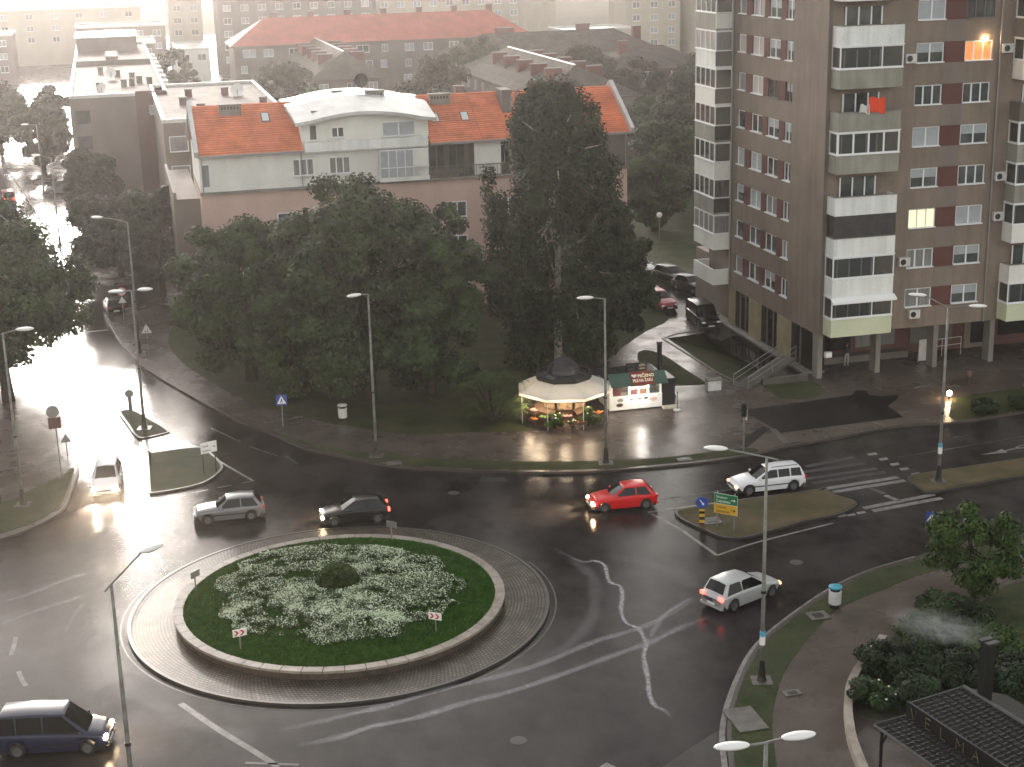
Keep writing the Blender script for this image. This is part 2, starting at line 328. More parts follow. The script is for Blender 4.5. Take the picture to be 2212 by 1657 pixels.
island([(1961, 1038), (1978, 1028), (2080, 1012), (2212, 992), (2600, 935), (2600, 978), (2212, 1032), (2025, 1066), (1990, 1063)], M['grass_dry'])
# roundabout
def ringmesh(r0, r1, z0, z1, n=120):
    mb = MB(); vs = []; fs = []
    for k in range(n):
        t = 2*math.pi*k/n
        for (r, z) in ((r0, z0), (r1, z0), (r1, z1), (r0, z1)): vs.append((RC[0]+r*math.cos(t), RC[1]+r*math.sin(t), z))
    for k in range(n):
        a = 4*k; b = 4*((k+1) % n)
        for j in range(4): fs.append((a+j, a+(j+1) % 4, b+(j+1) % 4, b+j))
    return mb.add(vs, fs)
def cobble_mat():
    m = bpy.data.materials.new('cobblestones'); m.use_nodes = True; nt = m.node_tree; b = nt.nodes['Principled BSDF']; l = nt.links.new
    g = N(nt, 'ShaderNodeNewGeometry'); s = N(nt, 'ShaderNodeSeparateXYZ'); l(g.outputs['Position'], s.inputs[0])
    def mth(op, a, b2=None, v=None):
        n = N(nt, 'ShaderNodeMath', operation=op)
        for i, x in enumerate((a, b2)):
            if x is None: continue
            if isinstance(x, (int, float)): n.inputs[i].default_value = x
            else: l(x, n.inputs[i])
        return n.outputs[0]
    dx = mth('SUBTRACT', s.outputs[0], RC[0]); dy = mth('SUBTRACT', s.outputs[1], RC[1])
    rr = mth('SQRT', mth('ADD', mth('MULTIPLY', dx, dx), mth('MULTIPLY', dy, dy))); an = mth('MULTIPLY', mth('ARCTAN2', dy, dx), 9.2)
    cb = N(nt, 'ShaderNodeCombineXYZ'); l(an, cb.inputs[0]); l(rr, cb.inputs[1])
    br = N(nt, 'ShaderNodeTexBrick', i_Scale=1.0, i_Mortar_Size=.03, i_Brick_Width=.2, i_Row_Height=.17, i_Bias=-.1)
    br.inputs['Color1'].default_value = (.14, .115, .085, 1); br.inputs['Color2'].default_value = (.075, .062, .047, 1); br.inputs['Mortar'].default_value = (.02, .019, .016, 1)
    l(cb.outputs[0], br.inputs['Vector']); l(br.outputs['Color'], b.inputs['Base Color'])
    n1 = N(nt, 'ShaderNodeTexNoise', i_Scale=.9, i_Detail=5); l(g.outputs['Position'], n1.inputs['Vector'])
    r1 = N(nt, 'ShaderNodeMapRange'); r1.inputs[1].default_value = .35; r1.inputs[2].default_value = .65; r1.inputs[3].default_value = .55; r1.inputs[4].default_value = 1.25; l(n1.outputs[0], r1.inputs[0])
    m2 = N(nt, 'ShaderNodeMix', data_type='RGBA', blend_type='MULTIPLY'); m2.inputs[0].default_value = 1; l(br.outputs['Color'], m2.inputs[6]); l(r1.outputs[0], m2.inputs[7]); l(m2.outputs[2], b.inputs['Base Color'])
    bp = N(nt, 'ShaderNodeBump', i_Strength=1., i_Distance=.05, invert=True); l(br.outputs['Fac'], bp.inputs['Height']); l(bp.outputs[0], b.inputs['Normal'])
    b.inputs['Roughness'].default_value = .4; b.inputs['Specular IOR Level'].default_value = .15
    return m
tag(ringmesh(8.0, RR-.15, -.02, .11).build('cobble_apron', cobble_mat()), kind='structure')
tag(ringmesh(RR-.17, RR, -.02, .13).build('kerb', M['kerb_dark']), kind='structure')
rw = empty('retaining_wall', (0, 0, 0), 0, 'low round stone wall ringing the planted island of the roundabout', 'wall')
ringmesh(7.78, 8.14, .05, .44).build('wall_base', M['wallstone'], rw)
cp = MB()
ncp = 52
for k in range(ncp):
    t0 = 2*math.pi*k/ncp+.0022; t1 = 2*math.pi*(k+1)/ncp-.0022; vs = []
    for z in (.435, .56):
        for i in range(4):
            t = t0+(t1-t0)*i/3
            for r in (7.72, 8.2): vs.append((RC[0]+r*math.cos(t), RC[1]+r*math.sin(t), z))
    fs = []
    for i in range(3): fs += [(8+2*i, 8+2*i+1, 8+2*i+3, 8+2*i+2), (2*i+1, 2*i+3, 8+2*i+3, 8+2*i+1), (2*i, 8+2*i, 8+2*i+2, 2*i+2)]
    fs += [(0, 1, 9, 8), (7, 6, 14, 15)]
    cp.add(vs, fs)
cp.build('coping', M['coping'], rw)
def domez(r): return .50+.50*(1-(r/7.75)**2)
prof = [(7.74*k/14, domez(7.74*k/14)) for k in range(14, -1, -1)]; prof[-1] = (.02, domez(0))
tag(MB().lathe(prof, 72, RC).build('lawn_mound', M['grass_lush'], smooth=True), kind='structure')
# lush grass blades over the mound
rng = np.random.default_rng(3)
def leafcloud(pos, size, rng, flat=.5, aspect=1.):
    n = len(pos); nrm = rng.normal(size=(n, 3)); nrm[:, 2] = np.abs(nrm[:, 2])+flat; nrm /= np.linalg.norm(nrm, axis=1)[:, None]
    t = rng.normal(size=(n, 3)); u = np.cross(nrm, t); u /= np.linalg.norm(u, axis=1)[:, None]; v = np.cross(nrm, u)
    s = (size*(.6+.8*rng.random(n)))[:, None]*.5
    a = pos-u*s*aspect; b = pos+v*s*.75; c = pos+u*s*aspect; d = pos-v*s*.75
    return np.stack([a, b, c, d], 1).reshape(-1, 3)
def quads_mesh(name, V, mats, mi=None):
    me = bpy.data.meshes.new(name); n = len(V)//4
    me.vertices.add(n*4); me.vertices.foreach_set('co', V.astype(np.float32).ravel())
    me.loops.add(n*4); me.loops.foreach_set('vertex_index', np.arange(n*4, dtype=np.int32))
    me.polygons.add(n); me.polygons.foreach_set('loop_start', np.arange(0, n*4, 4, dtype=np.int32)); me.polygons.foreach_set('loop_total', np.full(n, 4, np.int32))
    for m in mats: me.materials.append(m)
    if mi is not None: me.polygons.foreach_set('material_index', mi.astype(np.int32))
    me.update(calc_edges=True); return me
def tufts(x, y, z, hgt, name, m, lab):
    n = len(x); a = rng.random(n)*6.283; w_ = .018+.02*rng.random(n); h_ = hgt*(.5+rng.random(n)); lx, ly = rng.normal(size=n)*.05, rng.normal(size=n)*.05
    dx, dy = np.cos(a)*w_, np.sin(a)*w_
    V = np.stack([np.stack([x-dx, y-dy, z], 1), np.stack([x+dx, y+dy, z], 1), np.stack([x+lx+dx*.3, y+ly+dy*.3, z+h_], 1), np.stack([x+lx-dx*.3, y+ly-dy*.3, z+h_], 1)], 1).reshape(-1, 3)
    return tag(place(name, quads_mesh(name, V, [m])), lab, 'grass', kind='stuff')
_r = 7.7*np.sqrt(rng.random(110000)); _t = rng.random(110000)*6.283
tufts(RC[0]+_r*np.cos(_t), RC[1]+_r*np.sin(_t), domez(_r)-.01, .075, 'grass_blades', M['blade'], 'short lush grass covering the planted mound of the roundabout')
# flower bed: outline read off the photograph
fl = GP([(462, 1262), (470, 1245), (520, 1232), (512, 1212), (560, 1200), (560, 1186), (640, 1178), (700, 1172), (740, 1180), (800, 1176), (860, 1184), (905, 1200), (950, 1202), (968, 1222),
         (950, 1236), (1000, 1246), (1008, 1262), (985, 1282), (960, 1290), (996, 1300), (990, 1322), (940, 1332), (880, 1345), (860, 1372), (780, 1378), (690, 1390), (620, 1372), (560, 1368), (500, 1352),
         (505, 1338), (470, 1328), (480, 1300), (500, 1290), (480, 1278)], .9)
fa = np.array(fl)
def inside(x, y, P):
    r = np.zeros(len(x), bool); n = len(P); j = n-1
    for i in range(n):
        c = ((P[i, 1] > y) != (P[j, 1] > y)) & (x < (P[j, 0]-P[i, 0])*(y-P[i, 1])/(P[j, 1]-P[i, 1]+1e-12)+P[i, 0]); r ^= c; j = i
    return r
def vnoise(x, y, sc, seed):
    g = np.random.default_rng(seed).random((64, 64)); X = x*sc+20; Y = y*sc+20; i = np.floor(X).astype(int) % 63; j = np.floor(Y).astype(int) % 63; fx = X-np.floor(X); fy = Y-np.floor(Y)
    return g[i, j]*(1-fx)*(1-fy)+g[i+1, j]*fx*(1-fy)+g[i, j+1]*(1-fx)*fy+g[i+1, j+1]*fx*fy
x = rng.uniform(fa[:, 0].min(), fa[:, 0].max(), 230000); y = rng.uniform(fa[:, 1].min(), fa[:, 1].max(), 230000)
cx0, cy0 = G2(730, 1262, .95)
dn = vnoise(x, y, 1.3, 5)*.6+vnoise(x, y, 3.1, 6)*.4
k = inside(x, y, fa) & (np.hypot(x-cx0, y-cy0) > 1.15) & (dn > .34)
x = x[k]; y = y[k]; dn = dn[k]; r = np.hypot(x-RC[0], y-RC[1]); z = .5+.5*(1-(r/7.75)**2)+.03+.20*rng.random(len(x))**.7
V = leafcloud(np.stack([x, y, z], 1), .085, rng, 1.)
M['flower_leaf'] = mat('flower_leaves', (.022, .055, .013), .6, .15, col2=(.05, .09, .03), nscale=2)
M['petal'] = mat('white_petals', (.72, .78, .60), .6, .3, col2=(.50, .60, .38), nscale=2)
side = vnoise(x, y, .35, 9)
mi = ((rng.random(len(x)) < .22+.75*np.clip((dn-.4)*3, 0, 1)*np.clip(side*1.8-.2, .2, 1)) & (z > .60+.5*(1-(r/7.75)**2))).astype(int)
tag(place('flower_bed', quads_mesh('flower_bed', V, [M['flower_leaf'], M['petal']], mi)), 'wavy bed of small white flowers on the roundabout lawn', 'flower bed', kind='stuff')
n = 9000; t = rng.random(n)*6.283; rr_ = .98*np.sqrt(rng.random(n)); zz = rng.random(n)**.5*1.0*np.sqrt(np.clip(1-(rr_/1.1)**2, 0, 1))
V = leafcloud(np.stack([cx0+rr_*np.cos(t), cy0+rr_*np.sin(t), .98+zz], 1), .14, rng)
tag(place('round_shrub', quads_mesh('round_shrub', V, [M['leaf_bright']])), 'low dark round shrub at the centre of the white flower bed', 'shrub')
# markings
mk = MB(); mw = MB()
def line(mb, px, w=.14, z=.006, sp=True):
    p = GP(px); p = spline(p, 5) if sp and len(p) > 2 else p; ribbon(mb, p, w, z)
def poly(mb, px, z=.006): p = GP(px); mb.add([(*q, z) for q in p], [tuple(range(len(p)))])
pts = [(RC[0]+(RR+.32)*math.cos(t), RC[1]+(RR+.32)*math.sin(t)) for t in np.linspace(math.radians(-200), math.radians(28), 90)]
ribbon(mw, pts, .08, .006)
line(mk, [(1978, 1203), (1875, 1234), (1789, 1275), (1704, 1333), (1646, 1381), (1612, 1425), (1583, 1488), (1567, 1538), (1560, 1588), (1566, 1657), (1585, 1750)], .24)
line(mk, [(1407, 1110), (1475, 1147), (1549, 1200)], .2, sp=False); line(mk, [(1549, 1200), (1620, 1176), (1700, 1155), (1800, 1130)], .15)
line(mk, [(1400, 1107), (1475, 1096), (1765, 1058), (1770, 1057)], .2)
line(mw, [(1400, 1084), (1560, 1060), (1700, 1045)], .1); poly(mw, [(1445, 1074), (1462, 1073), (1484, 1084), (1465, 1088)]); line(mw, [(1462, 1074), (1520, 1080)], .12)
for a, b in (((1740, 1008), (1843, 988)), ((1735, 1020), (1868, 1001)), ((1738, 1035), (1893, 1012)), ((1754, 1044), (1913, 1020)), ((1775, 1057), (1940, 1031)), ((1800, 1063), (1955, 1038))):
    d = np.array(b)-np.array(a); line(mk if a[1] > 1050 else mw, [a, b], .42, sp=False)
line(mk, [(1865, 1098), (2018, 1068)], .4, sp=False); line(mk, [(1885, 1104), (2035, 1076)], .4, sp=False)
line(mk, [(1912, 1070), (1942, 1082)], .35, sp=False); line(mw, [(1880, 1055), (1912, 1067)], .35, sp=False)
for q in ((1884, 981), (1908, 992), (1932, 1003), (1953, 1013), (1978, 1024)): poly(mk, [(q[0]-11, q[1]-1), (q[0]+7, q[1]-4), (q[0]+12, q[1]+1), (q[0]-6, q[1]+4)])
for i, q in enumerate(((1818, 1114), (1838, 1112), (1860, 1107))): poly(mk, [(q[0]-11, q[1]), (q[0]+7, q[1]-3), (q[0]+12, q[1]+1), (q[0]-6, q[1]+4)])
poly(mk, [(2115, 983), (2150, 976), (2163, 970), (2176, 976), (2174, 978)]); line(mk, [(2172, 974), (2195, 969), (2240, 965)], .16); line(mk, [(2195, 968), (2205, 963), (2240, 958)], .16)
line(mw, [(1940, 987), (2000, 978), (2212, 943)], .1); line(mw, [(2060, 945), (2092, 941)], .12, sp=False)
poly(mk, [(2175, 1150), (2196, 1143), (2208, 1147), (2186, 1156)]); line(mk, [(2188, 1196), (2215, 1212)], .4, z=PZ+.03, sp=False)
line(mk, [(453, 984), (490, 1006), (547, 1039)], .16, sp=False)
for a, b in (((547, 1039), (520, 1044)), ((500, 1048), (470, 1054)), ((450, 1058), (420, 1064)), ((400, 1070), (370, 1076)), ((350, 1082), (325, 1088))): line(mw, [a, b], .14, sp=False)
line(mk, [(133, 722), (233, 713)], .3, sp=False); line(mk, [(0, 1019), (60, 1010), (127, 1002)], .16, z=PZ+.01); line(mk, [(88, 806), (98, 830)], .2, z=PZ+.02, sp=False)
for a, b in (((456, 925), (520, 955)), ((540, 965), (600, 985)), ((615, 985), (645, 1003))): line(mw, [a, b], .13, sp=False)
line(mk, [(259, 897), (292, 948), (318, 992)], .16, z=.01); line(mk, [(303, 955), (322, 992), (316, 1015)], .12); line(mk, [(255, 892), (294, 884), (330, 905), (366, 930)], .15)
for a, b in (((362, 935), (390, 950)), ((400, 955), (432, 972)), ((245, 880), (220, 850)), ((205, 830), (180, 800))): line(mk, [a, b], .3, sp=False)
line(mw, [(316, 1010), (310, 1050), (300, 1085)], .12)
line(mk, [(24, 1416), (30, 1395), (34, 1376)], .22); line(mk, [(40, 1450), (48, 1470), (57, 1482)], .22); line(mk, [(1295, 1668), (1320, 1652)], .5, sp=False)
line(mw, [(530, 1648), (560, 1649), (645, 1652)], .14); line(mw, [(390, 1520), (470, 1575), (560, 1630), (600, 1657)], .3)
line(mk, [(568, 918), (655, 904)], .16, z=PZ+.02, sp=False)
tag(mk.build('road_marking', M['paint']), kind='structure'); tag(mw.build('road_marking', M['paint_worn']), kind='structure')
# foam streaks where the rain water runs together
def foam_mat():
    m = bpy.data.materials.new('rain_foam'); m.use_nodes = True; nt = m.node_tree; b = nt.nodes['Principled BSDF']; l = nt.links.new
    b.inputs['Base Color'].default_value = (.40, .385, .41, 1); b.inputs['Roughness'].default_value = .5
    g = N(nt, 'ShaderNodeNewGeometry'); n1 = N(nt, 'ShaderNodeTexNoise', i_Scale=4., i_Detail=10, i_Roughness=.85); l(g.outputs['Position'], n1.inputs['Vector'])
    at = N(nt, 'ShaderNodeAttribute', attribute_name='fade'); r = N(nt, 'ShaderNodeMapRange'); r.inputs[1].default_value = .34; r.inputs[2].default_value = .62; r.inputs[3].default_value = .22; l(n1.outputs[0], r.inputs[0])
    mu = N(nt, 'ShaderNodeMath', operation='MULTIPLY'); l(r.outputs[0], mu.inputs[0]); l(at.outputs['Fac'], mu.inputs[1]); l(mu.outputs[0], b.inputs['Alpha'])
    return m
FM = foam_mat()
def foam(strands, name='foam_streak'):
    vs = []; fs = []; fade = []
    for px, wd, al, z in strands:
        p = spline(GP(px), 8); P = [np.array(q) for q in p]; n = len(P)
        for i in range(n):
            d = P[min(i+1, n-1)]-P[max(i-1, 0)]; d = d/(np.linalg.norm(d)+1e-9); q = np.array([-d[1], d[0]])
            ww = wd*(.95+.9*vnoise(np.array([i*.13]), np.array([len(vs)*.0007]), 3., 8)[0]); e = min(1, min(i, n-1-i)/(.15*n)+.05)
            for k2, a in ((-1., 0.), (-.3, .85), (.3, .85), (1., 0.)): vs.append((*(P[i]+q*ww*k2), z)); fade.append(a*al*e)
        b = len(vs)-4*n
        for i in range(n-1):
            for k2 in range(3): fs.append((b+4*i+k2, b+4*i+k2+1, b+4*i+5+k2, b+4*i+4+k2))
    me = bpy.data.meshes.new(name); me.from_pydata(vs, [], fs); me.materials.append(FM); me.update()
    a = me.attributes.new('fade', 'FLOAT', 'POINT'); a.data.foreach_set('value', fade)
    return tag(place(name, me), kind='structure')
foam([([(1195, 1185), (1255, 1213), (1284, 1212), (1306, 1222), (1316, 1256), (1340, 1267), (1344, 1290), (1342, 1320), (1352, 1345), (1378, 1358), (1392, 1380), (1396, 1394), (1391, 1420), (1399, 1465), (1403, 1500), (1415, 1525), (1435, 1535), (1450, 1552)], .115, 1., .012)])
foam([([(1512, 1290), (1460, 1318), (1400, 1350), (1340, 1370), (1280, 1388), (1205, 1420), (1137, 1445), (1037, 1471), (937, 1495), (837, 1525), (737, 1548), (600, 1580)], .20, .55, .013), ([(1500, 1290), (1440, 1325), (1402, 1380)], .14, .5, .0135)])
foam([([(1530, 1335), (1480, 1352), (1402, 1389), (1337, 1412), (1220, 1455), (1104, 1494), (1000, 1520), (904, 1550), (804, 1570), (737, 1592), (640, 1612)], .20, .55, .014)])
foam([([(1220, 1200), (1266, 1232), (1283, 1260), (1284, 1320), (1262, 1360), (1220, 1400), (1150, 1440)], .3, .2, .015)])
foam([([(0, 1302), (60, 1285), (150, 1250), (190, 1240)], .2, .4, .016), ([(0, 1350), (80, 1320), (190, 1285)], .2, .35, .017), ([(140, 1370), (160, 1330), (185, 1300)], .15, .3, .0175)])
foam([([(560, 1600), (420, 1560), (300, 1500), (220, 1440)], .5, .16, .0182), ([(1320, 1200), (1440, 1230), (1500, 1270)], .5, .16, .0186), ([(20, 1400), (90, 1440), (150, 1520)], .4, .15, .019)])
M['asphalt_pale'] = mat('older_asphalt', (.030, .027, .026), .3, .09, col2=(.055, .049, .046), nscale=.6, fine=.35, bscale=20, bump=.15)
sheet('asphalt_patch', [(1420, 1665), (1500, 1610), (1562, 1572), (1560, 1620), (1572, 1680), (1560, 1720)], .004, M['asphalt_pale'], sp=False)
sheet('asphalt_patch', [(1040, 1030), (1090, 1031), (1095, 1040), (1035, 1041)], .004, M['asphalt_pale'], sp=False)
# manholes, plinths
def gbox(px, z0, z1, name, m, **k): p = GP(px); return tag(MB().prism(p, z0, z1).build(name, m), **k)
for i, (q, lab) in enumerate((((1350+0, 1000), 'small concrete hatch in the grass strip near the second lamp post'),)): pass
def hatch(cx_, cy_, w_, d_, lab, inner=True):
    g = G(cx_, cy_, PZ); e = empty('manhole', (g[0], g[1], PZ+.012), AZ, lab, 'manhole')
    MB().box(-w_/2, -d_/2, -.02, w_/2, d_/2, .04).build('concrete_frame', M['kerb'], e)
    if inner: MB().box(-w_/4, -d_/4, .04, w_/4, d_/4, .055).build('lid', M['black'], e)
hatch(1767, 1331, 1.0, .9, 'square concrete manhole in the verge left of the blue topped bin')
hatch(1536, 1126, 1.1, 1.0, 'square concrete manhole on the island in front of the green direction sign')
hatch(1610, 1555, 1.3, 2.0, 'large cracked concrete slab in the verge by the two headed lamp', False)
hatch(852, 1001, .9, .7, 'concrete cover in the grass strip right of the lamp post', False)
hatch(1478, 993, .9, .6, 'dark drain cover in the grass strip past the kiosks')
hatch(1711, 1498, .8, .5, 'small flat drain lid in the footpath beside the tall lamp post')
for _q, _l in (((980, 1065), 'round iron manhole cover in the carriageway behind the roundabout'), ((1120, 1600), 'round iron manhole cover in the road below the roundabout'), ((1720, 1215), 'round iron manhole cover in the lane above the silver hatchback')):
    _g = G(_q[0], _q[1]); _m = MB().lathe([(.36, .0), (.36, .007), (.02, .009)], 20).build('manhole', M['metal_lid'] if 'metal_lid' in M else M.setdefault('metal_lid', mat('iron_lid', (.05, .047, .044), .5, .3)), loc=(_g[0], _g[1], .004)); tag(_m, _l, 'manhole')
hatch(1985, 834, 1.2, .5, 'dark drain grating in the plaza below the brown tower')
# ------------------------------------------------------------------ buildings
def plaster(name, c, c2, st=(1, 1, .35)): return mat(name, c, .75, .3, col2=c2, nscale=.5, nlo=.3, nhi=.72, stretch=st, fine=.06, bscale=6, bump=.06)
def stained(name, c, c2, dark=.78):
    m = plaster(name, c, c2, (1, 1, .8)); nt = m.node_tree; b = nt.nodes['Principled BSDF']; l = nt.links.new; src = b.inputs['Base Color'].links[0].from_socket
    t = N(nt, 'ShaderNodeTexCoord'); mp = N(nt, 'ShaderNodeMapping'); mp.inputs['Scale'].default_value = (1.6, 1.6, .10); l(t.outputs['Object'], mp.inputs[0])
    n = N(nt, 'ShaderNodeTexNoise', i_Scale=1., i_Detail=5, i_Roughness=.65); l(mp.outputs[0], n.inputs['Vector']); r = N(nt, 'ShaderNodeMapRange'); r.inputs[1].default_value = .42; r.inputs[2].default_value = .70; r.inputs[3].default_value = 1; r.inputs[4].default_value = dark; l(n.outputs[0], r.inputs[0])
    mx = N(nt, 'ShaderNodeMix', data_type='RGBA', blend_type='MULTIPLY'); mx.inputs[0].default_value = 1; l(src, mx.inputs[6]); l(r.outputs[0], mx.inputs[7]); l(mx.outputs[2], b.inputs['Base Color']); return m
M['pl_tower'] = stained('brown_render', (.245, .195, .158), (.17, .136, .11))
M['pl_red'] = plaster('red_panel', (.125, .048, .042), (.095, .040, .035))
M['pl_white'] = plaster('white_render', (.78, .78, .73), (.60, .60, .56))
M['pl_beige'] = stained('beige_render', (.34, .34, .29), (.22, .21, .18))
M['pl_green'] = plaster('pale_green_render', (.58, .62, .44), (.46, .50, .36))
M['pl_brightwhite'] = stained('bright_white_render', (.82, .84, .82), (.66, .68, .66), .78)
M['pl_pink'] = plaster('pink_render', (.60, .42, .35), (.50, .36, .30))
M['pl_grey'] = plaster('grey_render', (.17, .155, .14), (.11, .10, .09))
M['pl_taupe'] = plaster('taupe_render', (.22, .185, .16), (.16, .135, .118))
M['pl_maroon'] = plaster('maroon_render', (.13, .065, .06), (.10, .05, .047))
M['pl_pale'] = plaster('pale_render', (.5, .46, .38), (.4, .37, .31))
M['concrete'] = plaster('weathered_concrete', (.24, .225, .20), (.12, .11, .098))
M['cream'] = mat('cream_panel', (.34, .29, .18), .6, .3, col2=(.24, .20, .13), nscale=1)
M['brick'] = mat('chimney_brick', (.17, .055, .045), .75, .3, col2=(.11, .045, .038), nscale=1.2)
M['frame'] = mat('window_frame_paint', (.74, .76, .76), .4, .5)
M['frame_brown'] = mat('brown_frame_paint', (.13, .11, .09), .5, .4)
M['pane'] = mat('window_pane', (.024, .031, .031), .12, .5, col2=(.085, .098, .095), nscale=.9)  # paler blotches in the colour stand in for reflections on the glass
M['pane_grey'] = mat('curtained_pane', (.14, .14, .135), .3, .5, col2=(.24, .24, .235), nscale=2.5, stretch=(3, 3, .2))
M['blind'] = mat('roller_blind', (.36, .39, .41), .55, .4, col2=(.30, .33, .35), nscale=2)
M['blind_warm'] = mat('pale_blind', (.42, .37, .35), .55, .4)
M['pane_orange'] = mat('lit_orange_pane', (.5, .2, .08), .5, .3, col2=(.2, .06, .02), nscale=3, stretch=(1, 1, 6), emis=(1, .30, .09), es=.36)
M['pane_yellow'] = mat('lit_yellow_pane', (.5, .45, .25), .5, .3, emis=(1, .92, .55), es=.42)
M['sky_pane'] = mat('skylight_pane', (.6, .63, .66), .2, .6)
M['bulb'] = mat('glowing_bulb', (1, .7, .4), .5, .3, emis=(1, .66, .36), es=50)
M['metal_dark'] = mat('dark_sheet_metal', (.035, .036, .035), .3, .5, .3, col2=(.06, .06, .058), nscale=1.5)
M['metal_roof'] = mat('wet_metal_roof', (.62, .62, .61), .25, .6, .15, col2=(.48, .48, .47), nscale=.8)  # pale, barely metallic base colour stands in for bright sky reflected in the sheet
M['roof_flat'] = mat('wet_flat_roof', (.22, .19, .165), .7, .12, col2=(.12, .105, .095), nscale=.4, fine=.25)
def tile_mat(name, c1, c2, mortar, row=.3, bw=.24):
    m = bpy.data.materials.new(name); m.use_nodes = True; nt = m.node_tree; b = nt.nodes['Principled BSDF']; l = nt.links.new
    t = N(nt, 'ShaderNodeTexCoord'); s = N(nt, 'ShaderNodeSeparateXYZ'); l(t.outputs['Object'], s.inputs[0]); c = N(nt, 'ShaderNodeCombineXYZ')
    mu = N(nt, 'ShaderNodeMath', operation='MULTIPLY'); l(s.outputs[2], mu.inputs[0]); mu.inputs[1].default_value = 1.95
    l(s.outputs[0], c.inputs[0]); l(mu.outputs[0], c.inputs[1])
    br = N(nt, 'ShaderNodeTexBrick', i_Scale=1., i_Mortar_Size=.03, i_Brick_Width=bw, i_Row_Height=row, i_Mortar_Smooth=.6); br.offset = 0
    br.inputs['Color1'].default_value = (*c1, 1); br.inputs['Color2'].default_value = (*c2, 1); br.inputs['Mortar'].default_value = (*mortar, 1)
    l(c.outputs[0], br.inputs['Vector'])
    n1 = N(nt, 'ShaderNodeTexNoise', i_Scale=.45, i_Detail=7, i_Roughness=.7); l(t.outputs['Object'], n1.inputs['Vector'])
    r1 = N(nt, 'ShaderNodeMapRange'); r1.inputs[1].default_value = .3; r1.inputs[2].default_value = .7; r1.inputs[3].default_value = .62; r1.inputs[4].default_value = 1.15; l(n1.outputs[0], r1.inputs[0])
    m2 = N(nt, 'ShaderNodeMix', data_type='RGBA', blend_type='MULTIPLY'); m2.inputs[0].default_value = 1; l(br.outputs['Color'], m2.inputs[6]); l(r1.outputs[0], m2.inputs[7]); l(m2.outputs[2], b.inputs['Base Color'])
    bp = N(nt, 'ShaderNodeBump', i_Strength=.6, i_Distance=.04, invert=True); l(br.outputs['Fac'], bp.inputs['Height']); l(bp.outputs[0], b.inputs['Normal'])
    b.inputs['Roughness'].default_value = .6; b.inputs['Specular IOR Level'].default_value = .2
    return m
M['tile_orange'] = tile_mat('orange_roof_tiles', (.82, .25, .12), (.72, .21, .10), (.40, .12, .06), .3, 40.)
M['tile_red'] = tile_mat('red_roof_tiles', (.50, .12, .08), (.44, .11, .075), (.2, .06, .045), .4, .4)
M['tile_grey'] = tile_mat('grey_roof_tiles', (.135, .12, .105), (.10, .09, .08), (.05, .045, .04), .4, .4)
for _k in ('tile_grey',): _q = M[_k].node_tree.nodes['Principled BSDF']; _q.inputs['Roughness'].default_value = .85; _q.inputs['Specular IOR Level'].default_value = .06
M['tile_dark'] = tile_mat('dark_metal_tiles', (.030, .031, .028), (.024, .025, .022), (.008, .008, .008), .22, .2)
WC = {}
def window(par, x, z, w, h, face='y', at=0., n=2, style='pane', fr='frame', sill=True, name='window', dep=.09, simple=False):
    """a window on the wall plane: face 'y' looks to local -y, face 'x' looks to local -x; x = left edge along the wall"""
    key = (round(w, 2), round(h, 2), n, fr, sill, simple, style if simple else '')
    if key not in WC:
        f = MB(); t = .085
        f.box(0, -dep, 0, w, 0, t); f.box(0, -dep, h-t, w, 0, h); f.box(0, -dep, t, t, 0, h-t); f.box(w-t, -dep, t, w, 0, h-t)
        for i in range(1, n): f.box(w*i/n-t*.6, -dep, t, w*i/n+t*.6, 0, h-t)
        p = MB().box(t, -.035, t, w-t, -.002, h-t); s = MB().box(0, -dep-.22, -.0, w, -dep-.002, .07)
        if simple:
            p2 = MB(); p2.v = list(f.v); p2.f = list(f.f); p2.m = list(f.m); p2.box(t, -.035, t, w-t, -.002, h-t, 1)
            if sill: p2.box(-.06, -dep-.12, -.07, w+.06, 0, -.005)
            WC[key] = (p2.mesh('window', [M[fr], M[style]]),)
        else: WC[key] = (f.mesh('window', M[fr]), p, s.mesh('sill', M['frame'] if fr == 'frame' else M['concrete']))
    c = WC[key]; rz = 0 if face == 'y' else -math.pi/2
    loc = (x, at, z) if face == 'y' else (at, x, z)
    o = place(name, c[0], par, loc, rz)
    if not simple:
        pk = (key, style)
        if style in ('half', 'stripe'):
            if pk not in WC:
                t = .07
                WC[pk] = (MB().box(t, -.035, t, w-t, -.002, h-t).mesh('pane', M['pane']), MB().box(t, -.06, h*.52, w-t, -.04, h-t).mesh('blind', M['blind']))
            place('pane', WC[pk][0], o); place('blind', WC[pk][1], o)
        else:
            if pk not in WC: WC[pk] = c[1].mesh('pane', M[style])
            place('pane', WC[pk], o)
        if sill: place('sill', c[2], o)
    return o
def ac_unit(par, x, y, z, rz=0, lab='white air conditioner box on the wall of the brown tower', grp=None):
    e = empty('air_conditioner', (0, 0, 0), 0, lab, 'air conditioner', grp)
    e.matrix_world = par.matrix_world @ Matrix.Translation((x, y, z)) @ Matrix.Rotation(rz, 4, 'Z') if False else Matrix.Translation(par.location) @ Matrix.Rotation(par.rotation_euler.z, 4, 'Z') @ Matrix.Translation((x, y, z)) @ Matrix.Rotation(rz, 4, 'Z')
    MB().box(0, -.38, 0, .85, -.04, .62).build('casing', M['white_dull'], e)
    f = MB(); vs = [(.3+.22*math.cos(t), -.39, .31+.22*math.sin(t)) for t in np.linspace(0, 2*math.pi, 17)[:-1]]; vs2 = [(a, -.37, c) for a, b, c in vs]
    f.add(vs+vs2, [tuple(range(16))]+[(i, 16+i, 16+(i+1) % 16, (i+1) % 16) for i in range(16)]); f.build('fan_grille', M['black'], e)
    MB().box(.1, -.36, -.05, .14, -.0, -.005).box(.7, -.36, -.05, .74, -.0, -.005).build('bracket', M['steel'], e)
    return e
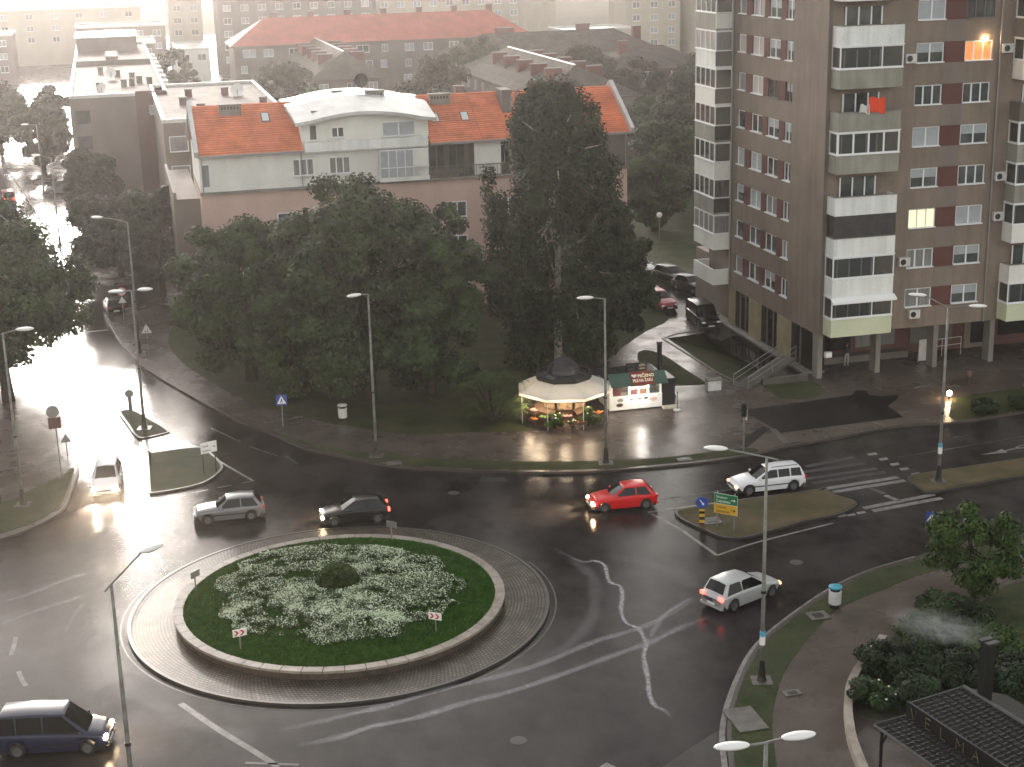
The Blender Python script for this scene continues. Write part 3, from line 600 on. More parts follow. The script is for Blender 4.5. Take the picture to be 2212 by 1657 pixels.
# ---- brown tower
TZ = PZ
tw = empty('apartment_tower', (TO[0], TO[1], 0), AZ, 'tall brown apartment tower with stacked white balconies and dark red window panels', 'apartment tower')
TX, TY, TT = 34, 17.1, 36.0; F0, FH = 3.35, 2.93
b = MB(); b.box(.22, .22, F0, TX, TY, TT); b.box(-.02, -.02, TT, TX, TY+.02, TT+.9)
b.box(0, 0, F0, 5.9, .22, TT); b.box(13.5, 0, F0, TX, .22, TT); b.box(0, .22, F0, .22, 5.64, TT); b.box(0, 15.9, F0, .22, TY, TT)
for k in range(-1, 11):
    za = 4.86+FH*k+1.43 if k >= 0 else F0; zb0 = 4.86+FH*(k+1)-.01 if k < 10 else TT
    b.box(5.9, 0, za, 13.5, .22, zb0); b.box(0, 5.64, za, .22, 15.9, zb0)
    if k >= 0: b.box(5.9, 0, 4.85+FH*k, 6.73, .22, za); b.box(12.67, 0, 4.85+FH*k, 13.5, .22, za)
b.build('upper_walls', M['pl_tower'], tw)
g = MB(); g.box(1.2, 4.2, 0, TX, TY-.2, F0); g.build('ground_floor_wall', M['pl_maroon'], tw)
for s in (0, 4.62, 9.26, 13.92, 18.6, 23.2):
    MB().box(s, .02, 0, s+.38, .95, F0).build('column', M['concrete'], tw)
for (x0, x1) in ((5.0, 8.3),): MB().box(x0, 4.1, 1.0, x1, 4.2, 3.2).build('shop_window', M['pane_grey'], tw)
MB().box(1.6, 4.1, .9, 4.6, 4.2, 3.0).build('shop_window', M['glass_dark'], tw)
MB().box(9.6, 4.12, .9, 13.2, 4.2, 3.0).build('shop_window', M['pl_grey'], tw)
d_ = MB().box(14.2, 4.08, 0, 16.4, 4.2, 2.9).build('entrance_door', M['pl_taupe'], tw); MB().box(14.75, 4.04, .5, 15.9, 4.08, 2.7).build('pane', M['glass_dark'], d_)
MB().box(17.2, 4.1, .9, 20.5, 4.2, 2.9).build('shop_window', M['glass_dark'], tw)
MB().box(1.2, 3.2, 0, 9.0, 4.2, .62).build('step', M['pl_grey'], tw)
# podium and glazed ground floor on the left flank
MB().box(-.40, 1.35, -2.4, 1.2, 21.5, .14).build('podium_wall', M['concrete'], tw)
MB().box(-.50, 1.3, .14, 1.2, 21.5, .28).build('podium_ledge', M['concrete'], tw)
MB().box(.25, 1.4, .28, 1.2, 17, F0).build('shop_glazing', M['glass_dark'], tw)
for y0, y1 in ((5.2, 7.3), (10.9, 12.85), (16.2, 17.05)):
    MB().box(-.12, y0, .28, .25, y1-.45, F0-.01).build('cream_pilaster', M['cream'], tw); MB().box(-.02, y1-.42, .28, .24, y1, F0-.01).build('cream_pilaster', M['cream'], tw)
for y in (3.4, 8.4, 9.6, 13.9, 15.0): MB().box(.15, y, .28, .25, y+.1, F0).build('mullion', M['frame_brown'], tw)
# windows, red panels
rnd = random.Random(4)
FW = {8: ('blind', 'pane'), 7: ('blind', 'pane'), 6: ('stripe', 'pane_orange'), 5: ('pane', 'pane'), 4: ('blind', 'half'), 3: ('half', 'pane'), 2: ('pane_yellow', 'blind'), 1: ('pane_grey', 'half'), 0: ('pane_grey', 'half'), 9: ('pane', 'blind'), 10: ('half', 'pane')}
for k in range(0, 11):
    z = 4.86+FH*k
    st = FW[k]
    MB().box(8.9, .03, z-.01, 10.5, .21, z+1.43).build('red_panel', M['pl_red'], tw)
    MB().box(8.9, -.012, z+1.47, 10.5, .0, z+FH-.04).build('wall_panel', M['pl_taupe'], tw)
    window(tw, 6.73, z, 2.16, 1.42, at=.2, n=3 if k in (5, 2, 1) else 2, style=st[0])
    window(tw, 10.51, z, 2.16, 1.42, at=.2, n=3 if k in (7, 5, 3, 6) else 2, style=st[1], fr='frame_brown' if k == 7 else 'frame')
    for y0, y1 in ((6.93, 7.96), (10.06, 11.), (13.2, 14.4)): MB().box(.03, y0, z-.01, .21, y1, z+1.43).build('red_panel', M['pl_red'], tw)
    for (y0, y1, n) in ((5.64, 6.93, 2), (7.96, 10.06, 2), (11.0, 13.2, 2), (14.4, 15.9, 1)):
        stl = rnd.choice(['pane', 'pane', 'half', 'pane_grey', 'blind']) if k < 5 or y0 < 9 else rnd.choice(['blind_warm', 'blind_warm', 'pane_grey'])
        window(tw, y1, z, y1-y0, 1.42, face='x', at=.2, n=n, style=stl, fr='frame_brown' if (k == 5 and y0 < 9) else 'frame')
# balconies
def balcony(k, x0, x1, col, glaze, side=True, fr='frame', dep=1.32, back='pane'):
    z = 3.5+FH*k; e = MB(); t = .12; y1 = -dep
    e.box(x0, y1, z, x1, 0, z+.16); e.box(x0, y1, z+.16, x1, y1+t, z+1.3); e.box(x0, y1+t, z+.16, x0+t, 0, z+1.3); e.box(x1-t, y1+t, z+.16, x1, 0, z+1.3)
    o = e.build('balcony', M[col], tw)
    MB().box(x0-.04, y1-.05, z+1.3, x1+.04, y1+t+.03, z+1.36).box(x0-.04, y1+t+.03, z+1.3, x0+t+.02, 0, z+1.36).build('rail_cap', M['concrete'] if not glaze else M[fr], o)
    # back wall of the recess with its own door and windows
    wz = z+.6; bw = MB(); bw.box(x0+.9, -.10, z+1.0, x1-1.1, -.02, z+2.5)
    w_ = bw.build('balcony_window', M['pane'] if back == 'pane' else M[back], o)
    fm = MB()
    for q in (x0+.9, x0+1.85, x0+2.8, x1-1.15): fm.box(q-.05, -.15, z+.95, q+.05, -.1, z+2.5)
    fm.box(x0+.9, -.15, z+.92, x1-1.1, -.1, z+1.0); fm.build('frame', M['frame'], w_)
    if glaze:
        f = MB(); ft = .08 if glaze == 1 else .13; H0, H1 = z+1.36, z+2.78
        f.box(x0, y1, H1, x1, y1+ft, H1+.1); f.box(x0, y1, H0, x1, y1+ft, H0+.08); f.box(x0, y1+ft, H1, x0+ft, 0, H1+.1); f.box(x0, y1+ft, H0, x0+ft, 0, H0+.08)
        for i in range(5 if glaze == 2 else 4):
            q = x0+(x1-x0-ft)*i/(4 if glaze == 2 else 3)
            if glaze == 1 and i in (1,): continue
            f.box(q, y1, H0+.08, q+ft, y1+ft, H1)
        f.box(x0, -.1, H0+.08, x0+ft, 0, H1)
        f.box(x0-.05, y1-.05, H1+.1, x1+.05, .0, H1+.16)
        go = f.build('glazing_frame', M[fr], o)
        gp = MB()
        gp.box(x0+.03, y1+.03, H0+.08, x1-.03, y1+.05, H1); gp.box(x0+.03, y1+.05, H0+.08, x0+.05, -.05, H1)
        gp.build('glazing', M['glass_clear'], go)
    return o
M['glass_clear'] = bpy.data.materials.new('balcony_glass'); M['glass_clear'].use_nodes = True
_b = M['glass_clear'].node_tree.nodes['Principled BSDF']; _b.inputs['Alpha'].default_value = .42; _b.inputs['Base Color'].default_value = (.06, .07, .068, 1); _b.inputs['Roughness'].default_value = .1
FS = {0: ('pl_green', 1), 1: ('pl_brightwhite', 1), 2: ('pl_brightwhite', 0), 3: ('pl_brightwhite', 0), 4: ('pl_beige', 2), 5: ('pl_beige', 0), 6: ('pl_beige', 1), 7: ('pl_brightwhite', 0), 8: ('pl_white', 1), 9: ('pl_beige', 0), 10: ('pl_white', 1)}
BAL = {}
for k, (c, gz) in FS.items(): BAL[k] = balcony(k, .3, 5.05, c, gz)
# black closed panels of one balcony, awning under another
MB().box(.3, -1.28, 3.5+FH*2+1.36, 5.05, -1.2, 3.5+FH*3-.02).box(.34, -1.2, 3.5+FH*2+1.36, .42, -.02, 3.5+FH*3-.02).build('closed_panel', M['metal_dark'], BAL[2])
MB().add([(.2, -1.34, 3.5+FH-.02), (5.15, -1.34, 3.5+FH-.02), (5.2, -1.75, 3.5+FH-.3), (.2, -1.75, 3.5+FH-.3), (.2, -1.36, 3.5+FH-.08), (5.15, -1.36, 3.5+FH-.08), (5.2, -1.75, 3.5+FH-.42), (.2, -1.75, 3.5+FH-.42)],
         [(0, 3, 2, 1), (4, 5, 6, 7), (3, 7, 6, 2), (0, 4, 7, 3), (1, 2, 6, 5)]).build('awning', M['white'], BAL[0])
for k in range(0, 11):
    balcony(k, 14.35, 19.0, ['pl_green', 'pl_white', 'pl_white', 'pl_beige', 'pl_beige', 'pl_grey', 'pl_white', 'pl_grey', 'pl_grey', 'pl_white', 'pl_beige'][k], [1, 0, 1, 1, 2, 0, 1, 1, 0, 1, 1][k], dep=1.32)
# dark brown strip running up the wall next to the corner
MB().box(.02, -.06, F0, .26, .0, TT).build('corner_strip', M['frame_brown'], tw)
# end balconies on the left flank
def end_balcony(k, col, col2, glaze):
    z = 3.55+FH*k; y0, y1, x0 = 17.12, 21.6, -1.4; t = .12; e = MB()
    e.box(x0, y0, z, 0.4, y1, z+.16); e.box(x0, y0+t, z+.16, x0+t, y1, z+1.3); e.box(x0+t, y1-t, z+.16, .4, y1, z+1.3)
    o = e.build('balcony', M[col], tw); MB().box(x0, y0, z+.16, 0, y0+t, z+1.3).build('side_panel', M[col2], o)
    MB().box(.3, y0+.1, z+.16, .42, y1, z+FH).build('back_wall', M['pl_grey'], o)
    if glaze:
        H0, H1, ft = z+1.33, z+2.8, .09; f = MB()
        for (a, b2, c, d2) in ((x0, y0, 0, y0+ft), (x0, y0+ft, x0+ft, y1)):
            f.box(a, b2, H0, c, d2, H0+.08); f.box(a, b2, H1, c, d2, H1+.12)
        for i in range(5): q = y0+ft+(y1-y0-2*ft)*i/4; f.box(x0, q, H0+.08, x0+ft, q+.07, H1)
        f.box(-.08, y0, H0+.08, 0, y0+ft, H1); f.box(x0-.1, y0-.06, H0-.03, x0-.0, y1, H0+.02)
        go = f.build('glazing_frame', M['frame'], o)
        MB().box(x0+.04, y0+ft, H0+.08, x0+.06, y1, H1).box(x0+ft, y0+.03, H0+.08, -.08, y0+.05, H1).build('glazing', M['pane_grey'] if glaze == 2 else M['glass_clear'], go)
    return o
for k in range(11):
    end_balcony(k, ['pl_white', 'pl_white', 'pl_beige', 'pl_white', 'pl_beige', 'pl_white', 'pl_brightwhite', 'pl_beige', 'pl_white', 'pl_beige', 'pl_white'][k],
                ['pl_white', 'pl_white', 'metal_dark', 'pl_white', 'metal_dark', 'pl_grey', 'pl_grey', 'pl_white', 'pl_white', 'pl_grey', 'pl_white'][k], [0, 2, 1, 1, 1, 1, 2, 1, 1, 1, 1][k])
MB().box(-.02, 17.1, F0, .3, 21.6, TT).build('rear_wall', M['pl_taupe'], tw)
MB().box(.5, TY-.2, 0, 12, 26, 5.0).build('low_wing', M['pl_taupe'], tw)
MB().tube([(13.2, -.12, F0), (13.2, -.12, TT)], .06, 8).build('downpipe', M['steel'], tw); MB().tube([(-.12, 16.8, F0), (-.12, 16.8, TT)], .06, 8).build('downpipe', M['steel'], tw)
# things hanging on the tower
def tow(x, y, z): v = Matrix.Translation((TO[0], TO[1], 0)) @ Matrix.Rotation(AZ, 4, 'Z') @ Vector((x, y, z)); return v
ac_unit(tw, 5.75, 0, 4.86+FH*6+.1, 0, 'air conditioner left of the striped blind window on the tower')
ac_unit(tw, 6.0, 0, 4.86+FH*1+.3, 0, 'air conditioner left of the three panel window, low on the tower')
ac_unit(tw, 7.0, 0, 4.86-.75, 0, 'lowest air conditioner of the tower, hanging under a curtained window')
ac_unit(tw, 13.3, 0, 4.86+FH*6+.5, 0, 'air conditioner right of the orange lit window')
ac_unit(tw, 13.35, 0, 4.86+FH*3+.2, 0, 'air conditioner right of a dark three panel window on the tower')
ac_unit(tw, 13.4, 0, 4.86+FH*2+.2, 0, 'air conditioner right of the shuttered grey window on the tower')
sp = tow(12.0, -.12, 4.86+FH*6+1.5); o = MB().ell((0, 0, 0), (.16, .12, .14)).build('wall_lamp', M['bulb'], loc=sp); tag(o, 'glowing lamp above the orange lit window', 'wall lamp')
cl = empty('laundry', tow(1.6, -1.40, 3.5+FH*5+1.28), AZ, 'red and white laundry hanging over a balcony rail of the tower', 'laundry')
M['cloth_red'] = mat('red_cloth', (.75, .075, .03), .8, .2); M['cloth_white'] = mat('white_cloth', (.6, .6, .6), .8, .2)
def cloth(x0, x1, z0, z1, m, n=10):
    mb = MB(); vs = []
    for j in (0, 1):
        for i in range(n+1):
            q = i/n; vs += [(x0+(x1-x0)*q+(.12 if j == 0 else -.05)*(q-.5), -.04+.05*math.sin(q*17)+(.05*math.sin(q*9) if j == 0 else 0), z0+.1*math.sin(q*5) if j == 0 else z1+.08*math.sin(q*7))]
    fs = [(i, i+1, n+2+i, n+1+i) for i in range(n)]; mb.add(vs, fs)
    mb.add([(a, b2+.02, c) for a, b2, c in vs], [tuple(reversed(f)) for f in fs]); return mb
cloth(.9, 2.1, -.05, 1.0, 0).build('red_sheet', M['cloth_red'], cl); cloth(.25, .95, -.05, .55, 0).build('white_sheet', M['cloth_white'], cl)
# graffiti letters on the podium wall
def text_obj(name, s, size, m, parent=None, ext=.004, sx=1., bold=0., align='LEFT', shear=0.):
    cu = bpy.data.curves.new(name, 'FONT'); cu.body = s; cu.size = size; cu.extrude = ext; cu.align_x = align; cu.offset = bold; cu.shear = shear; cu.resolution_u = 3
    t = bpy.data.objects.new(name, cu); C.objects.link(t); bpy.context.view_layer.update()
    me = bpy.data.meshes.new_from_object(t.evaluated_get(bpy.context.evaluated_depsgraph_get())); bpy.data.objects.remove(t); bpy.data.curves.remove(cu)
    me.materials.clear(); me.materials.append(m); me.name = name
    o = place(name, me, parent); o.scale = (sx, 1, 1); return o
R = math.radians
gt = text_obj('painted_letters', 'PROMI', 2.1, M['black'], tw, .01, 1.12, .02); gt.location = (-.42, 14.6, -1.55); gt.rotation_euler = (R(90), 0, R(-90))
# ---- long white and orange building
BO = G(1050, 656)
wb = empty('apartment_block', (BO[0], BO[1], 0), AZ, 'white apartment block with orange tiled roof and a curved metal roof over its middle', 'apartment block')
X0, X1, D = -24.2, 13.3, 11.0
MB().box(X0, 0, 0, X1, D, 11.35).build('lower_walls', M['pl_pink'], wb)
w2 = MB(); w2.box(X0, -.05, 11.55, -4.75, D, 14.7); w2.build('white_upper_wall', M['pl_white'], wb)
w3 = MB(); w3.box(-4.75, 1.9, 11.55, X1, D, 14.7); w3.box(-.7, -.05, 11.56, 1.75, 1.9, 14.5); w3.box(2.6, -.05, 11.56, X1, 1.9, 14.6); w3.build('grey_upper_wall', M['pl_grey'], wb)
MB().box(-.68, -.1, 11.6, 1.7, -.05, 14.4).build('white_panel', M['pl_white'], wb)
MB().box(X0-.1, -.35, 11.35, X1+.1, .1, 11.55).box(X0, .1, 11.35, X1, D, 11.55).build('floor_band', M['concrete'], wb)
def roof_part(x0, x1, m='tile_orange', ov=.55, z0=14.72, zr=18.15, yr=5.5):
    mb = MB(); k = (zr-z0)/yr
    nc = 24; e0 = z0-ov*k*.3
    for i in range(nc):
        t0, t1 = i/nc, (i+1)/nc; ya, yb = -ov+(yr+ov)*t0, -ov+(yr+ov)*t1; a_, b_ = e0+(zr-e0)*t0, e0+(zr-e0)*t1
        mb.slab([(x0+.02, ya-.02, a_+.075), (x1-.02, ya-.02, a_+.075), (x1-.02, yb, b_+.012), (x0+.02, yb, b_+.012)], .05)
    P = [(x0, -ov, z0-ov*k*.3), (x1, -ov, z0-ov*k*.3), (x1, yr, zr), (x0, yr, zr)]; Q = [(x0, yr, zr), (x1, yr, zr), (x1, D+ov, z0-ov*k*.3), (x0, D+ov, z0-ov*k*.3)]
    mb.slab(P, .16); mb.slab(Q, .16); return mb
roof_part(X0-.1, -15.5).build('tiled_roof', M['tile_orange'], wb); roof_part(-4.6, X1+.1).build('tiled_roof', M['tile_orange'], wb)
MB().box(X0-.1, -.72, 14.48, -15.5, -.56, 14.66).build('gutter', M['steel'], wb); MB().box(-4.6, -.72, 14.48, X1+.1, -.56, 14.66).build('gutter', M['steel'], wb)
for x in (X0+.2, -15.7, 13.1): MB().tube([(x, -.2, 11.5), (x, -.2, 14.5)], .05, 6).build('downpipe', M['steel'], wb)
MB().add([(X0+.05, 0, 14.7), (X0+.05, D, 14.7), (X0+.05, 5.5, 17.95), (X0+.3, 0, 14.7), (X0+.3, D, 14.7), (X0+.3, 5.5, 17.95)], [(0, 2, 1), (3, 4, 5), (0, 3, 5, 2), (1, 2, 5, 4)]).build('gable_wall', M['pl_grey'], wb)
MB().add([(X1-.05, 0, 14.7), (X1-.05, D, 14.7), (X1-.05, 5.5, 17.95), (X1-.3, 0, 14.7), (X1-.3, D, 14.7), (X1-.3, 5.5, 17.95)], [(0, 1, 2), (3, 5, 4), (0, 2, 5, 3), (1, 4, 5, 2)]).build('gable_wall', M['pl_white'], wb)
# raised parapets at the roof ends
for xx in (X0-.35, X1+.12): MB().slab([(xx, -.8, 15.0), (xx+.35, -.8, 15.0), (xx+.35, 5.5, 18.65), (xx, 5.5, 18.65)], .55).slab([(xx, 5.5, 18.65), (xx+.35, 5.5, 18.65), (xx+.35, D+.8, 15.0), (xx, D+.8, 15.0)], .55).build('roof_parapet', M['metal_roof'], wb)
# middle bay with curved roof
mbay = MB(); n = 16; arch = []
for i in range(n+1):
    q = i/n; arch.append((-15.5+10.95*q, 16.75+1.15*math.sin(math.pi*(.12+.80*q))-.35))
vs = [(x, .45, z) for x, z in arch]+[(x, .45, 14.7) for x, z in arch]
mbay.add(vs, [(i, n+1+i, n+2+i, i+1) for i in range(n)]); mbay.box(-15.5, .46, 14.7, -4.6, D-1, 16.9); mbay.build('bay_wall', M['pl_white'], wb)
cr_ = MB(); vs = []
for y, dz, xo in ((-.6, 0, 0), (3.4, 1.0, .15), (8.5, 1.1, .3), (D+.3, .3, .3)):
    for i, (x, z) in enumerate(arch): vs.append((x*(1+.02*(y > 0))+(-.55 if i == 0 else (.55 if i == n else 0)), y, z+.12+dz))
nn = n+1; fs = []
for j in range(3):
    for i in range(n): fs.append((j*nn+i, j*nn+i+1, (j+1)*nn+i+1, (j+1)*nn+i))
cr_.add(vs, fs); cr_.add([(a, b2, c-.28) for a, b2, c in vs], [tuple(reversed(f)) for f in fs])
m0 = 2*len(fs); L0 = len(vs)
cr_.add([], []); cr_.f += [(i+1, i, L0+i, L0+i+1) for i in range(n)]; cr_.m += [0]*n
cr_.build('curved_roof', M['metal_roof'], wb)
MB().box(-15.4, -.75, 14.5, -4.85, -.6, 15.28).box(-15.4, -.6, 14.5, -15.25, .5, 15.28).box(-5.0, -.6, 14.5, -4.85, .5, 15.28).box(-15.4, -.6, 14.38, -4.85, .5, 14.5).build('terrace_parapet', M['pl_brightwhite'], wb)
window(wb, -12.95, 15.45, 1.1, .9, at=.44); window(wb, -14.85, 15.3, .7, 1.35, at=.44, n=1, style='pane'); window(wb, -8.6, 15.3, 2.9, 1.25, at=.44, n=2, style='blind')
window(wb, -16.45, 12.45, 1.8, 1.45, at=-.06, n=3, style='pane_grey'); window(wb, -13.35, 12.45, 1.8, 1.45, at=-.06, n=3, style='pane_grey')
# glazed winter garden, loggia
e = MB().box(-9.1, -.7, 11.56, -4.8, -.05, 11.9).build('winter_garden', M['pl_white'], wb)
f = MB()
for q in np.linspace(-9.1, -6.2, 5): f.box(q, -.7, 11.9, q+.07, -.62, 14.2)
f.box(-9.1, -.7, 14.2, -4.8, -.05, 14.3); f.box(-9.1, -.7, 12.7, -4.8, -.62, 12.78); f.build('frame', M['frame'], e)
MB().box(-9.05, -.64, 11.9, -6.1, -.6, 14.2).build('glazing', M['blind'], e); MB().box(-6.1, -.68, 12.8, -4.85, -.6, 14.2).build('panel', M['pl_white'], e)
fr = MB()
for q in np.linspace(-4.6, 1.9, 22): fr.box(q, -.28, 11.56, q+.04, -.24, 12.5)
fr.box(-4.7, -.3, 12.5, 2.5, -.22, 12.56); fr.build('loggia_railing', M['frame_brown'], wb)
for x in (-4.4, -2.6): window(wb, x, 11.9, 1.5, 2.2, at=1.88, n=2, style='pane', fr='frame_brown', sill=False)
window(wb, 1.8, 12.2, .75, 1.7, at=1.85, n=1)
window(wb, -24.1, 11.9, .75, 2.0, at=-.06, n=1, style='pane_grey', sill=False)
for (x, z, s) in ((1.4, 8.0, 'pane'), (-3.2, 8.0, 'pane'), (-8, 8.0, 'pane_grey'), (-13, 8, 'pane'), (-18, 8, 'pane'), (1.4, 5.0, 'pane'), (-3.2, 5.0, 'pane'), (6, 8, 'pane'), (10, 8, 'pane_grey'), (6, 5, 'pane'), (10, 5, 'pane'), (1.4, 2, 'pane'), (-3.2, 2, 'pane')):
    window(wb, x, z, 1.7, 1.4, at=-.005, n=2, style=s)
for (x, zz) in ((-18.5, 17.1), (-3.9, 16.4), (-1.25, 16.4)):
    yy = (zz-14.72)/((18.15-14.72)/5.5)
    o = MB().slab([(x, yy-.75, zz-.4), (x+.75, yy-.75, zz-.4), (x+.75, yy+.35, zz+.29), (x, yy+.35, zz+.29)], -.1).build('skylight', M['frame_brown'], wb)
    MB().slab([(x+.1, yy-.63-.06, zz-.32+.12), (x+.65, yy-.63-.06, zz-.32+.12), (x+.65, yy+.24-.06, zz+.22+.12), (x+.1, yy+.24-.06, zz+.22+.12)], .03).build('pane', M['sky_pane'], o)
def chimney(par, x, y, z0, w, d, h, m='brick', cap=True, slots=0):
    o = MB().box(x, y, z0, x+w, y+d, z0+h).build('chimney', M[m], par)
    if cap: MB().box(x-.08, y-.08, z0+h, x+w+.08, y+d+.08, z0+h+.12).build('chimney_cap', M['concrete'], o)
    if slots:
        s = MB()
        for i in range(slots): q = x+.12+(w-.2)*i/slots; s.box(q, y-.01, z0+h-.32, q+(w-.2)/slots*.55, y+.03, z0+h-.1)
        s.build('flue_slots', M['black'], o)
    return o
chimney(wb, -21.9, 4.0, 16.9, 1.8, .8, 1.3, 'concrete', slots=6); chimney(wb, -3.6, 4.0, 16.9, 1.8, .8, 1.3, 'concrete', slots=6); chimney(wb, -9.3, 3.6, 17.6, 1.6, .8, 1.2, 'concrete', slots=5)
chimney(wb, 2.6, 2.6, 16.0, .85, 2.2, 2.4, 'pl_grey'); chimney(wb, -14.4, 1.0, 16.3, .6, .6, 1.3, 'brick'); chimney(wb, -11.9, 6.0, 17.7, .8, .6, 1.0, 'concrete'); chimney(wb, -.6, 7.0, 17.0, .8, .8, 1.5, 'concrete'); chimney(wb, 6.4, 7.0, 17, .9, .8, 1.7, 'brick')
def bw(x, y, z): return Matrix.Translation((BO[0], BO[1], 0)) @ Matrix.Rotation(AZ, 4, 'Z') @ Vector((x, y, z))
def dish(loc, r, m, lab, face=-1., ph=.6):
    e = empty('satellite_dish', loc, AZ, lab, 'satellite dish'); MB().tube([(0, 0, 0), (0, 0, ph+.1)], .04, 6).build('mast', M['pole'], e)
    d = MB(); pr = [(r*q, .28*r*q*q) for q in (0.02, .35, .65, .85, 1.)]; vs = []; fs = []
    for (rr2, h) in pr:
        for k in range(14): t = 2*math.pi*k/14; vs.append((rr2*math.cos(t), face*(.1-h)*-1, ph+rr2*math.sin(t)))
    for i in range(len(pr)-1):
        for k in range(14): fs.append((i*14+k, i*14+(k+1) % 14, (i+1)*14+(k+1) % 14, (i+1)*14+k))
    d.add(vs, fs); d.add([(a, b2+.02, c) for a, b2, c in vs], [tuple(reversed(f)) for f in fs]); d.build('reflector', m, e); return e
dish(bw(-9.4, 5.5, 18.7), .62, M['black'], 'dark round satellite dish on a mast above the curved metal roof', ph=.95)
# side wing with window column (steps down behind the white block)
wing = empty('apartment_block', L2W(5.0, 162.8), AZ, 'grey flat roofed block with white roof edges behind the orange roof', 'apartment block')
def flat_block(par, x0, y0, x1, y1, z, wall, edge='white_dull', roofm='roof_flat', eh=.35):
    MB().box(x0, y0, 0, x1, y1, z-.05).build('walls', M[wall], par)
    MB().box(x0+.3, y0+.3, z-.05, x1-.3, y1-.3, z+.0).build('flat_roof', M[roofm], par)
    MB().box(x0-.05, y0-.05, z-.05, x0+.3, y1+.05, z+eh).box(x1-.3, y0-.05, z-.05, x1+.05, y1+.05, z+eh).box(x0+.3, y0-.05, z-.05, x1-.3, y0+.3, z+eh).box(x0+.3, y1-.3, z-.05, x1-.3, y1+.05, z+eh).build('roof_edge', M[edge], par)
flat_block(wing, 0, 0, 12.8, 39, 14, 'pl_taupe')
for (x, y) in ((4, 8), (3.6, 25), (7.8, 25), (11, 12), (2.5, 16)): chimney(wing, x, y, 14, .8, .6, .8, 'pl_maroon')
for (z, s) in ((11.0, 'pane_grey'), (8.0, 'pane_grey'), (5.0, 'pane')): window(wing, .5, z, 1.9, 1.6, at=-.005, n=1, style=s)
MB().box(.4, -.9, 5.6, 2.6, -.01, 6.6).build('balcony', M['pl_beige'], wing)
dish(L2W(14.5, 186, 14), .8, M['lamphead'], 'pale satellite dish on the flat roof behind the left orange roof', ph=.7)
o = MB().box(0, 0, 0, 2.2, 18, 10.6).box(0, 0, 10.6, .25, 18, 11.2).build('side_wing', M['pl_taupe'], wb); o.location = (X0-2.2, 3, 0)
# long flat roofed block on the left
lb = empty('apartment_block', L2W(-4.6, 192.7), AZ, 'long brown flat roofed block with a bright wet roof edge beside the left road', 'apartment block')
flat_block(lb, 0, 0, 11.3, 92, 14, 'pl_taupe')
MB().box(7.6, -.06, 0, 11.3, -.0, 14.5).build('maroon_panel', M['pl_maroon'], lb)
MB().box(0.3, 48, 14, 11, 48.5, 14.7).box(4.6, 48.5, 14, 6.4, 60, 15.2).build('roof_step', M['pl_grey'], lb); MB().box(.2, 76, 13.95, 9.8, 91.6, 16.3).build('roof_box', M['pl_grey'], lb)
MB().box(.0, 75.5, 16.3, 10, 92, 16.45).build('roof_sheet', M['metal_roof'], lb)
for (x, y) in ((3.2, 9), (7.2, 13), (8.2, 16), (9.4, 14), (5.6, 27), (3.4, 33), (7.4, 22), (6.2, 12)): chimney(lb, x, y, 14, .7, .6, .8, 'pl_grey')
for z in (10.9, 7.9, 4.9, 1.9): window(lb, .5, z, 1.8, 1.7, at=-.005, n=1, style='pane', fr='frame_brown')
window(lb, 9.1, 11.7, 1.1, 1.1, at=-.07, n=1, style='blind')
for i in range(9): MB().box(11.3, 6+i*8, 11.2, 12.4, 9.5+i*8, 13.6).build('balcony', M['pl_white'], lb)
for i in range(12):
    for z in (10.5, 7.5, 4.5): window(lb, 4+i*7, z, 1.7, 1.5, face='x', at=-.005, n=2, style=rnd.choice(['pane', 'blind', 'pane_grey']), simple=True)
dish(L2W(-.8, 197, 14), .55, M['lamphead'], 'large white satellite dish at the near end of the long flat roof', ph=.75)
dish(L2W(.5, 216, 14), .7, M['lamphead'], 'large white satellite dish halfway along the long flat roof', ph=.9)
# hipped roof blocks farther off
def hip_block(x0, y0, x1, y1, ze, zr, wall, tile, lab, floors=3, chim=(), along='x', simple=True, nwin=6, side=True, hipx=None):
    e = empty('apartment_block', L2W(x0, y0), AZ, lab, 'apartment block'); w_, d_ = x1-x0, y1-y0; ov = .7
    MB().box(0, 0, 0, w_, d_, ze).build('walls', M[wall], e)
    a, b2, c, d2 = (-ov, -ov, ze-.1), (w_+ov, -ov, ze-.1), (w_+ov, d_+ov, ze-.1), (-ov, d_+ov, ze-.1)
    if along == 'x': h = hipx or d_/2; r1, r2 = (h, d_/2, zr), (w_-h, d_/2, zr); fs = [(0, 1, 5, 4), (1, 2, 5), (2, 3, 4, 5), (3, 0, 4)]
    else: h = hipx or w_/2; r1, r2 = (w_/2, h, zr), (w_/2, d_-h, zr); fs = [(0, 1, 4), (1, 2, 5, 4), (2, 3, 5), (3, 0, 4, 5)]
    mb = MB().add([a, b2, c, d2, r1, r2], fs+[(3, 2, 1, 0)]); mb.build('roof', M[tile], e)
    if along == 'y': MB().tube([r1, r2], .14, 6).build('ridge', M['white_dull'], e)
    else: MB().tube([r1, r2], .14, 6).build('ridge', M[tile], e)
    MB().box(-ov-.1, -ov-.1, ze-.3, w_+ov+.1, -ov+.05, ze-.09).build('gutter', M['frame_brown'], e)
    for f in range(floors):
        z = ze-2.2-2.9*f
        if z < .5: break
        for i in range(nwin):
            x = (i+.5)*w_/nwin-.9+rnd.uniform(-.4, .4)
            window(e, x, z, rnd.choice([1.2, 1.8, 2.4]) if nwin > 3 else 1.5, 1.4, at=-.005, n=2, style=rnd.choice(['pane_grey', 'blind', 'pane_grey', 'blind', 'pane']), simple=True)
    for (x, y, w2_, h2) in chim: chimney(e, x, y, ze+.2, w2_, .9, h2, 'brick')
    return e
